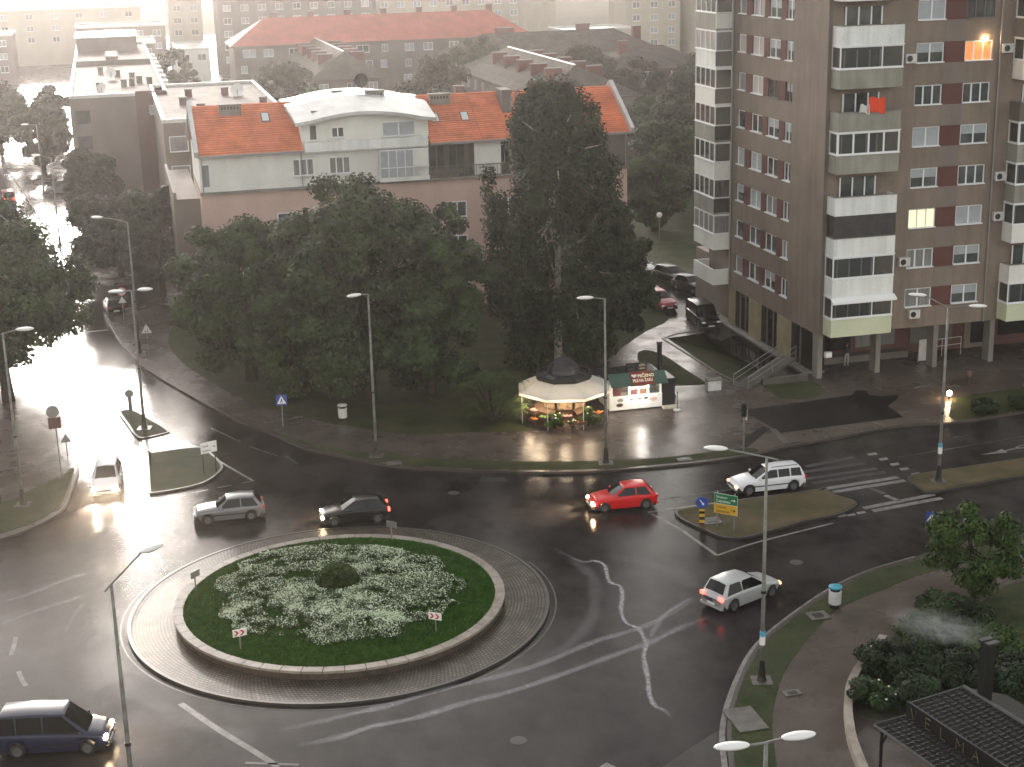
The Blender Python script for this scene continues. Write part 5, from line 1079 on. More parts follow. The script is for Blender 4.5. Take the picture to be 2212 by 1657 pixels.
# bins, boxes
def bin_(px, lab, lid, z=PZ):
    e = empty('litter_bin', at(px, z), 0, lab, 'litter bin')
    MB().lathe([(.24, .02), (.24, .22)], 18).build('base', M['boot'], e); MB().lathe([(.30, .22), (.31, .24), (.31, .88), (.28, .9)], 18).build('body', M['white_dull'], e)
    MB().lathe([(.25, .9), (.25, 1.05)], 18).build('opening', M['black'], e); MB().lathe([(.33, 1.05), (.33, 1.12), (.10, 1.17)], 18).build('lid', M[lid], e)
M['lid_blue'] = mat('blue_lid_paint', (.04, .30, .42), .35)
bin_((1803, 1312), 'white litter bin with a blue lid beside the right footpath', 'lid_blue'); bin_((741, 908), 'plain white litter bin in front of the dark trees', 'white_dull')
bx = empty('utility_box', at((1541, 842)), AZ, 'white utility box standing alone beside the light path by the tower', 'utility box')
MB().box(-.5, -.25, 0, .5, .25, .72).build('cabinet', M['white_dull'], bx); MB().box(-.56, -.31, .72, .56, .31, .82).build('lid', M['concrete'], bx)
# lamp glowing on the plaza and its bollard neighbour
gl = empty('bollard_lamp', at((2050, 862)), 0, 'brightly glowing low lamp on the pavement in front of the tower', 'lamp')
MB().tube([(0, 0, 0), (0, 0, .25)], .07, 8).build('base', M['boot'], gl); MB().ell((0, 0, .42), (.17, .17, .20), 12, 8).build('globe', M['bulb'], gl, smooth=True)
def plight(name, loc, energy, col, r=.08, parent=None):
    l = bpy.data.lights.new(name, 'POINT'); l.energy = energy; l.color = col; l.shadow_soft_size = r; o = bpy.data.objects.new(name, l); C.objects.link(o); o.location = loc
    if parent: o.parent = parent
    return o
g = at((2050, 862)); plight('lamp_light', (0, 0, .85), 14, (1, .75, .5), .1, gl)
bo = empty('parking_meter', at((2093, 838)), 0, 'dark post with a rounded top on the plaza, right of the glowing lamp', 'meter'); MB().tube([(0, 0, 0), (0, 0, .9)], .045, 8).build('post', M['boot'], bo); MB().ell((0, 0, 1.05), (.16, .12, .24), 10, 7).build('head', M['pl_maroon'], bo)
M['ramp'] = plaster('ramp_concrete', (.10, .09, .078), (.06, .055, .048))
cw = MB().box(-1.8, -.15, 0, 1.8, .15, .45).build('low_wall', M['ramp'], loc=at((1695, 826)), rz=R(17)); tag(cw, 'low concrete wall below the access ramp of the tower', 'wall')
rp = empty('access_ramp', at((1600, 838)), R(47), 'concrete access ramp with metal handrails at the tower corner', 'ramp')
MB().slab([(0, -.7, .02), (6.2, -.7, 1.0), (6.2, .7, 1.0), (0, .7, .02)], .16).build('ramp_slab', M['ramp'], rp)
for s_ in (-.62, .62):
    MB().tube([(0, s_, .9), (6.2, s_, 1.9)], .03, 6).tube([(0, s_, .5), (6.2, s_, 1.5)], .02, 6).tube([(0, s_, 0), (0, s_, .9)], .025, 6).tube([(3.1, s_, .5), (3.1, s_, 1.4)], .025, 6).tube([(6.2, s_, 1.0), (6.2, s_, 1.9)], .025, 6).build('handrail', M['steel'], rp)
pn = empty('information_board', tow(9.4, 1.6, PZ), AZ, 'tall pale information board under the tower between two columns', 'board'); MB().box(-.42, -.05, .1, .42, .05, 1.75).build('panel', M['white_dull'], pn); MB().box(-.46, -.04, 0, -.42, .04, 1.8).box(.42, -.04, 0, .46, .04, 1.8).build('frame', M['steel'], pn)
hr = empty('handrail', tow(9.9, 2.6, PZ), AZ, 'pale metal handrail under the tower between the two right columns', 'handrail')
hm2 = MB()
for z_ in (.75, 1.3, ): hm2.tube([(.0, 0, z_), (3.2, 0, z_+.1)], .025, 6)
for x in (0, 1.6, 3.2): hm2.tube([(x, 0, 0), (x, 0, 1.4)], .025, 6)
hm2.build('rails', M['white_dull'], hr)
for (x, lab) in ((.75, 'small white box hanging on the tower corner column'),):
    bb = empty('wall_box', tow(.45, -.05, 1.75), AZ, lab, 'box'); MB().box(0, -.3, 0, .5, .0, .4).build('casing', M['white_dull'], bb); MB().box(.04, -.32, .05, .46, -.3, .35).build('door', M['white'], bb)
# ------------------------------------------------------------------ cars
def paint(name, c, metal=.0): return mat(name, c, .3, .3, metal, coat=.3)
M['lens'] = mat('headlamp_lens', (.7, .72, .72), .12, .6); M['lit'] = mat('lit_headlamp', (1, .8, .6), .3, .5, emis=(1, .70, .40), es=130)
M['lit_dim'] = mat('dim_sidelight', (1, .6, .3), .3, .5, emis=(1, .5, .2), es=1.6)
M['tail'] = mat('tail_lamp', (.45, .02, .02), .2, .5); M['tail_lit'] = mat('lit_tail_lamp', (.7, .03, .03), .2, .5, emis=(1, .07, .05), es=3.2)
M['plate'] = mat('number_plate', (.7, .7, .68), .4); M['trim'] = mat('black_bumper', (.022, .022, .022), .45, .4)
def interp(tab, x):
    for (a, v0), (b, v1) in zip(tab, tab[1:]):
        if x <= b:
            t = 0 if b == a else max(0, (x-a)/(b-a)); t2 = t*t*(3-2*t)
            return v0+(v1-v0)*(.5*t+.5*t2)
    return tab[-1][1]
WM = {}
def wheel(par, x, y, side, r):
    k = round(r, 2)
    if k not in WM:
        ty = MB(); pr = [(r*.62, -.09), (r*.93, -.10), (r, -.06), (r, .06), (r*.93, .10), (r*.62, .09)]; vs = []; n = 20
        for (q, h_) in pr:
            for i in range(n): t = 2*math.pi*i/n; vs.append((q*math.cos(t), h_, q*math.sin(t)))
        ty.add(vs, [(j*n+i, (j+1)*n+i, (j+1)*n+(i+1) % n, j*n+(i+1) % n) for j in range(5) for i in range(n)])
        rm = MB(); vs = []
        for (q, h_) in ((r*.64, -.085), (r*.55, -.075), (r*.5, -.05), (r*.15, -.06), (.02, -.07)):
            for i in range(n): t = 2*math.pi*i/n; vs.append((q*math.cos(t), h_, q*math.sin(t)))
        rm.add(vs, [(j*n+i, (j+1)*n+i, (j+1)*n+(i+1) % n, j*n+(i+1) % n) for j in range(4) for i in range(n)])
        for i in range(5):
            t = 2*math.pi*i/5+.3; c, s = math.cos(t), math.sin(t); w_ = .045
            rm.add([(.05*c-w_*s, -.088, .05*s+w_*c), (.05*c+w_*s, -.088, .05*s-w_*c), (r*.6*c+w_*.6*s, -.092, r*.6*s-w_*.6*c), (r*.6*c-w_*.6*s, -.092, r*.6*s+w_*.6*c)], [(0, 1, 2, 3)])
        WM[k] = (ty.mesh('tyre', M['rubber'], True), rm.mesh('rim', M['rim']))
    o = place('wheel', WM[k][0], par, (x, y, r), 0 if side < 0 else math.pi); place('rim', WM[k][1], o); return o
SPEC = {
 # tabs in x from rear (0) to front (1): shoulder height, crown height
 'hatch': dict(L=3.9, W=1.66, Hh=1.42, sh=[(0, .74), (.03, .86), (.25, .92), (.62, .90), (.74, .86), (.93, .74), (1, .56)], g=(.035, .15, .50, .70), wb=(.185, .815), wr=.29),
 'golf': dict(L=4.0, W=1.67, Hh=1.43, sh=[(0, .76), (.03, .88), (.25, .90), (.62, .89), (.72, .87), (.95, .78), (1, .60)], g=(.03, .13, .52, .68), wb=(.20, .81), wr=.29),
 'estate': dict(L=4.45, W=1.72, Hh=1.47, sh=[(0, .70), (.02, .92), (.25, .95), (.64, .92), (.74, .88), (.94, .74), (1, .55)], g=(.02, .075, .52, .72), wb=(.185, .81), wr=.31),
 'round': dict(L=4.2, W=1.74, Hh=1.51, sh=[(0, .72), (.03, .92), (.25, .98), (.66, .94), (.75, .90), (.94, .76), (1, .56)], g=(.035, .12, .52, .74), wb=(.185, .815), wr=.31),
 'van': dict(L=4.6, W=1.85, Hh=1.85, sh=[(0, .72), (.02, 1.05), (.3, 1.08), (.7, 1.02), (.80, .98), (.95, .86), (1, .6)], g=(.015, .05, .62, .83), wb=(.20, .82), wr=.32)}
def car(spec, pm, loc, rz, lab, lights=False, tails=False, trim=True, rails=False, doors=5, cat='car', name='car', group=None, glass='glass_dark', beam=0.):
    S = SPEC[spec]; L_, W_, Hh = S['L'], S['W'], S['Hh']; e = empty(name, loc, rz, lab, cat, group)
    wx = [(-.5+q)*L_ for q in S['wb']]; ra = S['wr']+.065
    def hw(q): return W_/2*(1-.16*abs(2*q-1)**5-.03*(q > .8)*(q-.8)*5)
    def zb(x):
        z = .20
        for w0 in wx:
            d = abs(x-w0)
            if d < ra: z = max(z, S['wr']+math.sqrt(ra*ra-d*d))
        return z
    xs = sorted(set([round(-.5*L_+L_*i/56, 4) for i in range(57)]+[round(w0+ra*math.cos(t), 4) for w0 in wx for t in np.linspace(0, math.pi, 11)]))
    vs = []; rows = []
    for x in xs:
        q = x/L_+.5; h_ = hw(q); s = interp(S['sh'], q); b = zb(x); lo = max(b, .34 if q < .015 or q > .985 else .2); mid = max(b+.02, .52); cr2 = .06*(1-abs(2*q-1)**4)
        end = 1-(.10 if q in (0, 1) or q < .002 or q > .998 else 0)
        P = [(h_*.93*end, lo), (h_*end, max(lo+.03, min(mid, s-.16))), (h_*.99*end, s-.13), (h_*.955*end, s-.04), (h_*.86*end, s), (h_*.45, s+cr2*.8), (0, s+cr2)]
        row = [(x, -a, z) for a, z in P]+[(x, a, z) for a, z in P[-2::-1]]; rows.append(row); vs += row
    nr = 13; fs = []; tm_ = []
    for i in range(len(xs)-1):
        for k in range(nr-1): fs.append((i*nr+k, (i+1)*nr+k, (i+1)*nr+k+1, i*nr+k+1))
    n0 = len(vs); fs.append(tuple(range(nr-1, -1, -1))); fs.append(tuple((len(xs)-1)*nr+k for k in range(nr)))
    body = MB().add(vs, fs); body.build('body', M[pm], e, smooth=True)
    MB().box(-L_*.47, -W_*.44, .17, L_*.47, W_*.44, .50).build('underbody', M['trim'], e)
    # cabin
    x0, x1, x2, x3 = [(-.5+q)*L_ for q in S['g']]; zl = [interp(S['sh'], q)-.02 for q in S['g']]; wb_ = W_*.455; wt = W_*.345 if spec != 'van' else W_*.385; zt = Hh
    xm = (x1+x2)/2; cab = MB()
    ring0 = [(x0, -wb_*.93, zl[0]), (x3, -wb_*.93, zl[3]), (x3, wb_*.93, zl[3]), (x0, wb_*.93, zl[0])]
    secs = [(x0, zl[0], x0, zl[0])]
    mid0 = [(x1, -wb_, zl[1]), (x2, -wb_, zl[2])]
    V = [(x0, -wb_*.92, zl[0]), (x1, -wb_, zl[1]), (x2, -wb_, zl[2]), (x3, -wb_*.90, zl[3]), (x1, -wt, zt-.05), (xm, -wt*1.01, zt-.015), (x2, -wt*.97, zt-.07),
         (x0, wb_*.92, zl[0]), (x1, wb_, zl[1]), (x2, wb_, zl[2]), (x3, wb_*.90, zl[3]), (x1, wt, zt-.05), (xm, wt*1.01, zt-.015), (x2, wt*.97, zt-.07),
         (x1, 0, zt-.01), (xm, 0, zt+.03), (x2, 0, zt-.035), (x3+.03, 0, zl[3]+.05), (x0-.03, 0, zl[0]+.04)]
    F = [(0, 1, 4), (1, 2, 6, 5, 4), (2, 3, 6), (7, 11, 8), (8, 11, 12, 13, 9), (9, 13, 10), (4, 5, 15, 14), (5, 6, 16, 15), (14, 15, 12, 11), (15, 16, 13, 12), (0, 4, 14, 18), (18, 14, 11, 7), (3, 17, 16, 6), (17, 10, 13, 16)]
    cab.add(V, F); co_ = cab.build('roof', M[pm], e); bv = co_.modifiers.new('b', 'BEVEL'); bv.width = .07; bv.segments = 3; bv.limit_method = 'ANGLE'; bv.angle_limit = R(20); bpy.context.view_layer.update()
    me_ = bpy.data.meshes.new_from_object(co_.evaluated_get(bpy.context.evaluated_depsgraph_get())); co_.modifiers.clear(); co_.data = me_; me_.polygons.foreach_set('use_smooth', [True]*len(me_.polygons))
    def patch(a, b, c, d, m0, m1, n0_, n1, off):       # inset quad on the bilinear patch abcd (a-b bottom, d-c top)
        a, b, c, d = [np.array(q, float) for q in (a, b, c, d)]
        f = lambda u, v: (a*(1-u)+b*u)*(1-v)+(d*(1-u)+c*u)*v
        P = [f(m0, n0_), f(m1, n0_), f(m1, n1), f(m0, n1)]; nn = np.cross(P[1]-P[0], P[3]-P[0]); nn /= np.linalg.norm(nn); o_ = np.array(off, float)
        if nn@o_ < 0: nn = -nn
        return [p+nn*.012 for p in P]
    def pane(name, P): 
        P = [tuple(p) for p in P]; c = np.mean(np.array(P), 0); MB().add(P, [(0, 1, 2, 3)]).build(name, M[glass], e)
    # windscreen and rear window (two halves share the crease in the middle)
    def wide(name, lowx, lz, wl_, topx, tz, wt_, off, n0_=.03, n1=.93, inset=.05):
        P = patch((lowx, -wl_, lz), (lowx, wl_, lz), (topx, wt_, tz), (topx, -wt_, tz), inset, 1-inset, n0_, n1, off); mb = MB()
        m0_ = (np.array(P[0])+np.array(P[1]))/2; m1_ = (np.array(P[3])+np.array(P[2]))/2; o_ = np.array(off, float)*.035; m0_ += o_*1.0+np.array([0, 0, .03]); m1_ += o_*.3+np.array([0, 0, .035])
        mb.add([P[0], m0_, P[1], P[2], m1_, P[3]], [(0, 1, 4, 5), (1, 2, 3, 4)]); mb.build(name, M[glass], e)
    wide('windscreen', x3, zl[3], wb_*.90, x2, zt-.07, wt*.97, (1, 0, .6)); wide('rear_window', x0, zl[0], wb_*.92, x1, zt-.05, wt, (-1, 0, .5), .14, .93, .07)
    for sg in (-1, 1):
        bl = [(x0+.10, sg*wb_*.95, zl[0]+.02), (x1, sg*wb_, zl[1]), (x2, sg*wb_, zl[2]), (x3-.05, sg*wb_*.92, zl[3]+.02)]
        zt2 = zt-.055
        def sidepane(xa, xb, ta, tb): pane('side_window', [np.array(q)+np.array([0, sg*.014, .0]) for q in ((xa, sg*(wb_-.004), interp(S['sh'], xa/L_+.5)+.005), (xb, sg*(wb_-.004), interp(S['sh'], xb/L_+.5)+.005), (tb, sg*(wt+.016), zt2-.035), (ta, sg*(wt+.016), zt2-.035))])
        cut = [x1-(.02 if spec in ('estate', 'van') else -.14), (x1+x2)/2-.12 if spec != 'hatch' else (x1+x2)/2-.3, x2+.34*(x3-x2)]
        if spec in ('estate', 'van'): sidepane(x1-.02, x1+.66, x1+.06, x1+.64); a0 = x1+.73
        else: a0 = x1-.16
        pm_ = (a0+x2+.25)/2-.05; sidepane(a0, pm_, max(a0, x1+.12), pm_); sidepane(pm_+.07, x3-.20, pm_+.07, x2-.04)
        MB().ell((x3-.28, sg*(W_/2+.04), zl[3]+.10), (.07, .10, .07), 10, 6).build('mirror', M[pm], e, smooth=True)
        if trim: MB().box(-L_*.24, sg*W_*.497-.006, .50, L_*.27, sg*W_*.497+.018 if sg > 0 else sg*W_*.497+.006, .56).build('side_strip', M['trim'], e) if sg > 0 else MB().box(-L_*.24, -W_*.497-.018, .50, L_*.27, -W_*.497+.006, .56).build('side_strip', M['trim'], e)
        # lamps
        xf = L_/2-.05; zf = interp(S['sh'], .965)-.10
        hl = MB().ell((xf-.04, sg*W_*.345, zf-.02), (.10, .20, .10), 12, 7).build('headlight', M['lit' if lights is True else ('lit_dim' if lights else 'lens')], e, smooth=True)
        zr_ = interp(S['sh'], .03)-.12
        MB().box(-L_/2-.012, sg*W_*.36-.14, zr_-.09, -L_/2+.10, sg*W_*.36+.14, zr_+.09).build('tail_light', M['tail_lit' if tails else 'tail'], e)
        for w0 in wx: wheel(e, w0, sg*(W_/2-.115), sg, S['wr'])
        if rails: MB().tube([(x1+.2, sg*wt*.93, zt+.03), (x1+.25, sg*wt*.93, zt+.07), (x2-.2, sg*wt*.93, zt+.05), (x2-.15, sg*wt*.93, zt+.0)], .02, 6).build('roof_rail', M['trim'], e)
        if beam:
            for sgn in (sg,):
                l = bpy.data.lights.new('headlight_beam', 'SPOT'); l.energy = beam; l.color = (1, .80, .58); l.spot_size = R(75); l.spot_blend = .9; l.shadow_soft_size = .09
                lo = bpy.data.objects.new('headlight_beam', l); C.objects.link(lo); lo.parent = e; lo.location = (L_/2+.12, sg*W_*.345, zf-.02); lo.rotation_euler = (R(0), R(-84), 0)
    MB().box(L_/2-.03, -.26, .33, L_/2+.03, .26, .44).build('number_plate', M['plate'], e); MB().box(-L_/2-.03, -.26, .40, -L_/2+.02, .26, .51).build('number_plate', M['plate'], e)
    MB().box(L_/2-.14, -W_*.42, .24, L_/2+.035, W_*.42, .33).box(L_/2-.10, -W_*.22, .46, L_/2+.01, W_*.22, .56).build('front_bumper', M['trim'], e)
    MB().box(-L_/2-.035, -W_*.42, .26, -L_/2+.14, W_*.42, .38).build('rear_bumper', M['trim'] if trim else M[pm], e)
    return e
def by_wheels(spec, rear, front, side):
    """ground points of the two visible wheels -> car centre and heading; side = which side of the car shows (-1: the car's right)"""
    a, b = G(*rear), G(*front); d = (b-a)[:2]; d /= np.linalg.norm(d); S = SPEC[spec]; n = np.array([-d[1], d[0]])*(-side); c = (a[:2]+b[:2])/2+n*(S['W']/2-.1)
    c = c-d*((S['wb'][0]+S['wb'][1])/2-.5)*S['L']; return (c[0], c[1], 0.002), math.atan2(d[1], d[0])
for n_, c_ in (('paint_red', (.62, .012, .012)), ('paint_white', (.72, .73, .74)), ('paint_black', (.004, .005, .006)), ('paint_blue', (.014, .018, .045)), ('paint_wine', (.30, .02, .025))): M[n_] = paint(n_, c_)
M['paint_silver'] = paint('paint_silver', (.44, .45, .45), .25); M['paint_grey'] = paint('paint_grey', (.17, .17, .18), .3)
def drive(spec, pm, rear, front, side, lab, **k): l, a = by_wheels(spec, rear, front, side); return car(spec, pm, l, a, lab, **k)
drive('golf', 'paint_grey', (545, 1124), (448, 1134), 1, 'grey older hatchback with black bumpers, behind the black car on the roundabout')
drive('hatch', 'paint_black', (820, 1129), (719, 1138), 1, 'black hatchback with one headlight glowing at the back of the roundabout', lights=True, tails=True, trim=False, beam=60)
drive('hatch', 'paint_red', (1398, 1099), (1303, 1108), 1, 'bright red hatchback with headlights on entering the roundabout', lights=True, trim=False, beam=500)
drive('estate', 'paint_white', (1711, 1060), (1621, 1070), 1, 'white estate car with roof rails beside the green direction sign', lights='dim', rails=True)
drive('round', 'paint_silver', (1584, 1322), (1666, 1290), -1, 'silver hatchback with red tail lights leaving the roundabout', lights='dim', tails=True, trim=False)
drive('van', 'paint_blue', (40, 1638), (191, 1630), -1, 'dark blue people carrier with a bright headlight in the bottom left corner', lights=True, tails=True, beam=90, cat='van', name='people_carrier')
gc = G(233, 1052); car('round', 'paint_white', (gc[0], gc[1], .002), math.atan2(-gc[1]*.97, -gc[0]*.62), 'white car facing the camera with dazzling headlights on the wet left road', lights=True, trim=False, beam=5000)
def parked(spec, pm, q, hd, lab, z=PZ+.005, **k): g = G(q[0], q[1], z); return car(spec, pm, (g[0], g[1], z), hd, lab, trim=False, group='cars parked behind the trees', **k)
HD = AZ-math.pi/2
parked('round', 'paint_wine', (1424, 663), HD+.12, 'parked red car right of the dark trees, in the car park')
parked('hatch', 'paint_silver', (1392, 632), HD+.12, 'parked silver car half hidden behind the trees, just beyond the red one')
parked('round', 'paint_black', (1450, 608), HD+.25, 'left one of the two dark cars parked in front of the low wing')
parked('hatch', 'paint_black', (1493, 628), HD+.3, 'right one of the two dark cars parked in front of the low wing')
parked('van', 'paint_black', (1518, 700), HD-.05, 'dark van parked against the corner of the tower podium', glass='glass_dark')
parked('hatch', 'paint_white', (1385, 588), HD+.1, 'pale car glimpsed through the hanging birch branches')
parked('golf', 'paint_black', (247, 672), R(110), 'dark car waiting at the mouth of the side street beside the 20 sign', z=.003)
parked('van', 'paint_grey', (137, 418), AZ+math.pi, 'dark van on the hazy cross road at the upper left', lights='dim')
gv = G(18, 440); car('van', 'paint_wine', (gv[0], gv[1], .002), R(112), 'red van with glowing tail lights driving away on the left road', tails=True, cat='van', name='van')
# ------------------------------------------------------------------ kiosks
KC = (3.5, 101.3)
kk = empty('market_kiosk', (KC[0], KC[1], PZ), 0, 'octagonal flower and fruit kiosk with white awnings and a dark ribbed dome', 'kiosk')
ph = math.pi/8
def octo(r, z, k): return (r*math.cos(ph+math.pi/4*k), r*math.sin(ph+math.pi/4*k), z)
M['canvas'] = mat('white_canvas', (.72, .72, .68), .55, .4, col2=(.60, .60, .57), nscale=1.2)
M['wood'] = mat('brown_boards', (.10, .055, .03), .6, .4, col2=(.06, .035, .02), nscale=3)
M['dome'] = mat('dark_dome_metal', (.022, .022, .022), .32, .6, .3, col2=(.045, .044, .042), nscale=2)
MB().lathe([(1.45, 0), (1.45, 2.8)], 8, ph=ph).build('core_wall', M['wood'], kk)
_n = M['canvas'].node_tree; _p = _n.nodes['Principled BSDF']; _t = _n.nodes.new('ShaderNodeBsdfTranslucent'); _t.inputs[0].default_value = (.75, .73, .68, 1); _mx = _n.nodes.new('ShaderNodeMixShader'); _mx.inputs[0].default_value = .3
_n.links.new(_p.outputs[0], _mx.inputs[1]); _n.links.new(_t.outputs[0], _mx.inputs[2]); _n.links.new(_mx.outputs[0], _n.nodes['Material Output'].inputs[0])
aw = MB(); ed = MB()
for k in range(8):
    a, b2 = octo(1.62, 2.95, k), octo(1.62, 2.95, k+1); c, d2 = octo(3.3, 2.2, k+1), octo(3.3, 2.2, k)
    aw.slab([a, b2, c, d2][::-1], .03); aw.quad(d2, c, (c[0], c[1], c[2]-.2), (d2[0], d2[1], d2[2]-.2))
    ed.quad((d2[0]*1.002, d2[1]*1.002, d2[2]-.2), (c[0]*1.002, c[1]*1.002, c[2]-.2), (c[0]*1.002, c[1]*1.002, c[2]-.25), (d2[0]*1.002, d2[1]*1.002, d2[2]-.25))
aw.build('awning', M['canvas'], kk); ed.build('awning_fringe', M['pl_maroon'], kk)
rf = MB()
for k in range(8):
    a, b2, c, d2 = octo(1.1, 3.25, k), octo(1.1, 3.25, k+1), octo(1.92, 2.95, k+1), octo(1.92, 2.95, k)
    rf.slab([a, b2, c, d2][::-1], .1); rf.slab([octo(2.0, 3.0, k+1), octo(2.0, 3.0, k), octo(1.85, 3.02, k), octo(1.85, 3.02, k+1)], .2)
    rf.tube([octo(1.1, 3.28, k), octo(1.97, 2.99, k)], .04, 5)
rf.build('roof_ring', M['dome'], kk)
dm = MB(); pr = [(1.1, 3.1), (1.12, 3.28), (1.05, 3.52), (.88, 3.78), (.64, 4.0), (.37, 4.16), (.16, 4.25), (.12, 4.36), (.17, 4.42), (.06, 4.48), (.02, 4.7)]
dm.lathe(pr, 32)
for k in range(16):
    t = 2*math.pi*k/16; dm.tube([((r_+.015)*math.cos(t), (r_+.015)*math.sin(t), z_) for r_, z_ in pr[:7]], .022, 5)
dm.build('dome', M['dome'], kk, smooth=False)
for k in (3, 4, 5, 6, 7):
    p = octo(3.1, 0, k); MB().tube([(p[0], p[1], 0), (p[0], p[1], 2.3)], .03, 6).build('awning_post', M['white_dull'], kk)
for k in (3, 4, 6): MB().slab([octo(1.5, .95, k), octo(1.5, .95, k+1), octo(2.15, .8, k+1), octo(2.15, .8, k)][::-1], .06).quad(octo(2.13, .78, k), octo(2.13, .78, k+1), octo(2.13, 0, k+1), octo(2.13, 0, k)).build('counter', M['wood'], kk)
gw = M['warm_wall'] = mat('lit_shelf_wall', (.26, .19, .12), .6, .3, col2=(.08, .06, .04), nscale=5)
for k in (3, 4, 5, 6):
    t = ph+math.pi/4*k+math.pi/8; ct, st_ = math.cos(t), math.sin(t)
    def rot(x, y, z): return (ct*x-st_*y, st_*x+ct*y, z)
    s = MB(); s.add([rot(*v) for v in ((1.46, -.5, 1.0), (1.5, -.5, 1.0), (1.5, .5, 1.0), (1.46, .5, 1.0), (1.46, -.5, 2.3), (1.5, -.5, 2.3), (1.5, .5, 2.3), (1.46, .5, 2.3))], [(0, 3, 2, 1), (4, 5, 6, 7), (0, 1, 5, 4), (1, 2, 6, 5), (2, 3, 7, 6), (3, 0, 4, 7)])
    s.build('serving_hatch', M['warm_wall'], kk)
    bpos = rot(2.35, 0, 2.22); bu = MB().ell(bpos, (.09, .09, .07), 10, 6).build('lamp_bulb', M['bulb'], kk, smooth=True)
    plight('kiosk_light', (bpos[0], bpos[1], bpos[2]-.12), 75, (1, .78, .52), .09, kk)
def crate(loc, rz, m_, lab, cm, n=22, seed=0, h_=.3, stand=.55):
    e = empty('fruit_crate', loc, rz, lab, 'crate', 'crates of fruit and flowers at the awning kiosk'); r = random.Random(seed)
    c = MB().box(-.35, -.24, stand, .35, .24, stand+.03)
    for (a, b2, c2, d2) in ((-.35, -.24, .35, -.22), (-.35, .22, .35, .24), (-.35, -.22, -.33, .22), (.33, -.22, .35, .22)): c.box(a, b2, stand+.03, c2, d2, stand+.2)
    c.build('tray', M['wood'], e); f = MB()
    for i in range(n): f.ell((r.uniform(-.28, .28), r.uniform(-.18, .18), stand+.12+r.uniform(0, .1)), (.06, .06, .055), 7, 5)
    f.build('fruit', cm, e); l = MB()
    for x in (-.3, .3):
        for y in (-.2, .2): l.tube([(x, y, 0), (x, y, stand)], .02, 5)
    l.build('stand', M['wood'], e); return e
fr_or = mat('orange_fruit', (.65, .20, .03), .45); fr_rd = mat('red_fruit', (.45, .03, .02), .4); fr_gn = mat('green_fruit', (.14, .28, .04), .45); fr_pk = mat('pink_blossom', (.55, .25, .22), .6)
def kat(deg, r_): t = R(deg); return (KC[0]+r_*math.cos(t), KC[1]+r_*math.sin(t), PZ)
for i, (dg, r_, cm, lab) in enumerate(((188, 2.35, fr_gn, 'crate of green fruit at the left end of the kiosk'), (204, 2.2, fr_or, 'crate of orange fruit second from the left under the awning'), (214, 2.55, fr_pk, 'tray of pale pink flowers in front of the orange fruit'),
     (228, 2.2, fr_rd, 'crate of red fruit left of the flower stand'), (318, 2.3, fr_pk, 'tray of pink flowers at the right end of the kiosk'), (196, 2.8, fr_gn, 'low crate of greens outermost on the left'), (222, 2.75, fr_or, 'crate of oranges at the front left corner of the kiosk'),
     (238, 2.65, fr_gn, 'crate of greens beside the left flower stand'), (272, 2.95, fr_pk, 'tray of pale blooms in front of the kiosk post'), (291, 2.9, fr_rd, 'crate of red fruit between the two front plant stands'), (326, 2.75, fr_or, 'crate of oranges at the right corner of the kiosk'))):
    crate(kat(dg, r_), R(dg+90), None, lab, cm, 26, i, stand=.35+.25*(i % 3))
shrub('potted flower stand left of the kiosk post, with white blooms', kat(255, 2.6), .75, 1.5, 'leaf_bright', 3400, .13, 201, 16, 'potted_plants', 'plants', flowers=16)
shrub('leafy potted plants on the right under the kiosk awning', kat(306, 2.6), .85, 1.6, 'leaf_bright', 3800, .13, 202, 16, 'potted_plants', 'plants', flowers=6)
shrub('small pot of blooms between the two big flower stands', kat(281, 2.4), .35, .8, 'leaf', 900, .1, 203, 8, 'potted_plants', 'plants', flowers=10)
# grill kiosk
g = G(*(1317.3, 891.7), PZ); g2 = G(1429, 880.7, PZ); ka = math.atan2(g2[1]-g[1], g2[0]-g[0])
kg = empty('grill_kiosk', (g[0], g[1], PZ), ka, 'white grill kiosk with a dark roof and a red PEČENO PILE NA ŽARU sign', 'kiosk')
W2, D2, H2 = 3.75, 2.6, 2.25
kb_ = MB(); kb_.box(0, .03, .12, W2, D2, 1.08); kb_.box(0, .03, 1.08, .22, D2, H2); kb_.box(W2-.12, .03, 1.08, W2, D2, H2); kb_.box(.22, D2-.06, 1.08, W2-.12, D2, H2); kb_.box(0, 0.0, 2.02, W2, .03, H2)
kb_.box(1.35, .0, 1.08, 1.5, .12, 2.02); kb_.box(2.7, .0, 1.08, 2.85, .12, 2.02); kb_.box(1.5, .0, 1.55, 2.7, .05, 1.66); kb_.box(2.05, .0, 1.08, 2.15, .05, 1.55); kb_.box(-.02, -.03, .12, W2+.02, .03, 1.08)
M['kiosk_white'] = mat('white_kiosk_panel', (.78, .78, .75), .35, .5, col2=(.68, .68, .65), nscale=1.5)
kb_.build('walls', M['kiosk_white'], kg)
MB().box(.22, .9, 1.08, W2-.12, .95, 2.02).build('back_shelf', M['warm_wall'], kg)
for x0, x1 in ((.25, 1.32), (1.52, 2.03), (2.17, 2.68), (2.87, 3.6)): MB().box(x0, .02, 1.12, x1, .03, 1.5 if 1.5 < x0 < 2.5 else 2.0).build('window', M['glass_clear'], kg)
for x0, m_ in ((.45, fr_rd), (1.6, fr_rd), (2.3, fr_or), (3.0, M['wood'])): MB().box(x0, .3, 1.08, x0+.42, .7, 1.45).build('counter_goods', m_, kg)
MB().box(-.25, .25, H2+.02, W2+.2, D2+.3, H2+.12).build('roof_deck', M['dome'], kg)
cr3 = MB()
for i in range(22): x = -.2+i*(W2+.35)/22; cr3.box(x, .2, H2+.12, x+.09, D2+.3, H2+.17)
cr3.build('roof_ribs', M['metal_dark'], kg)
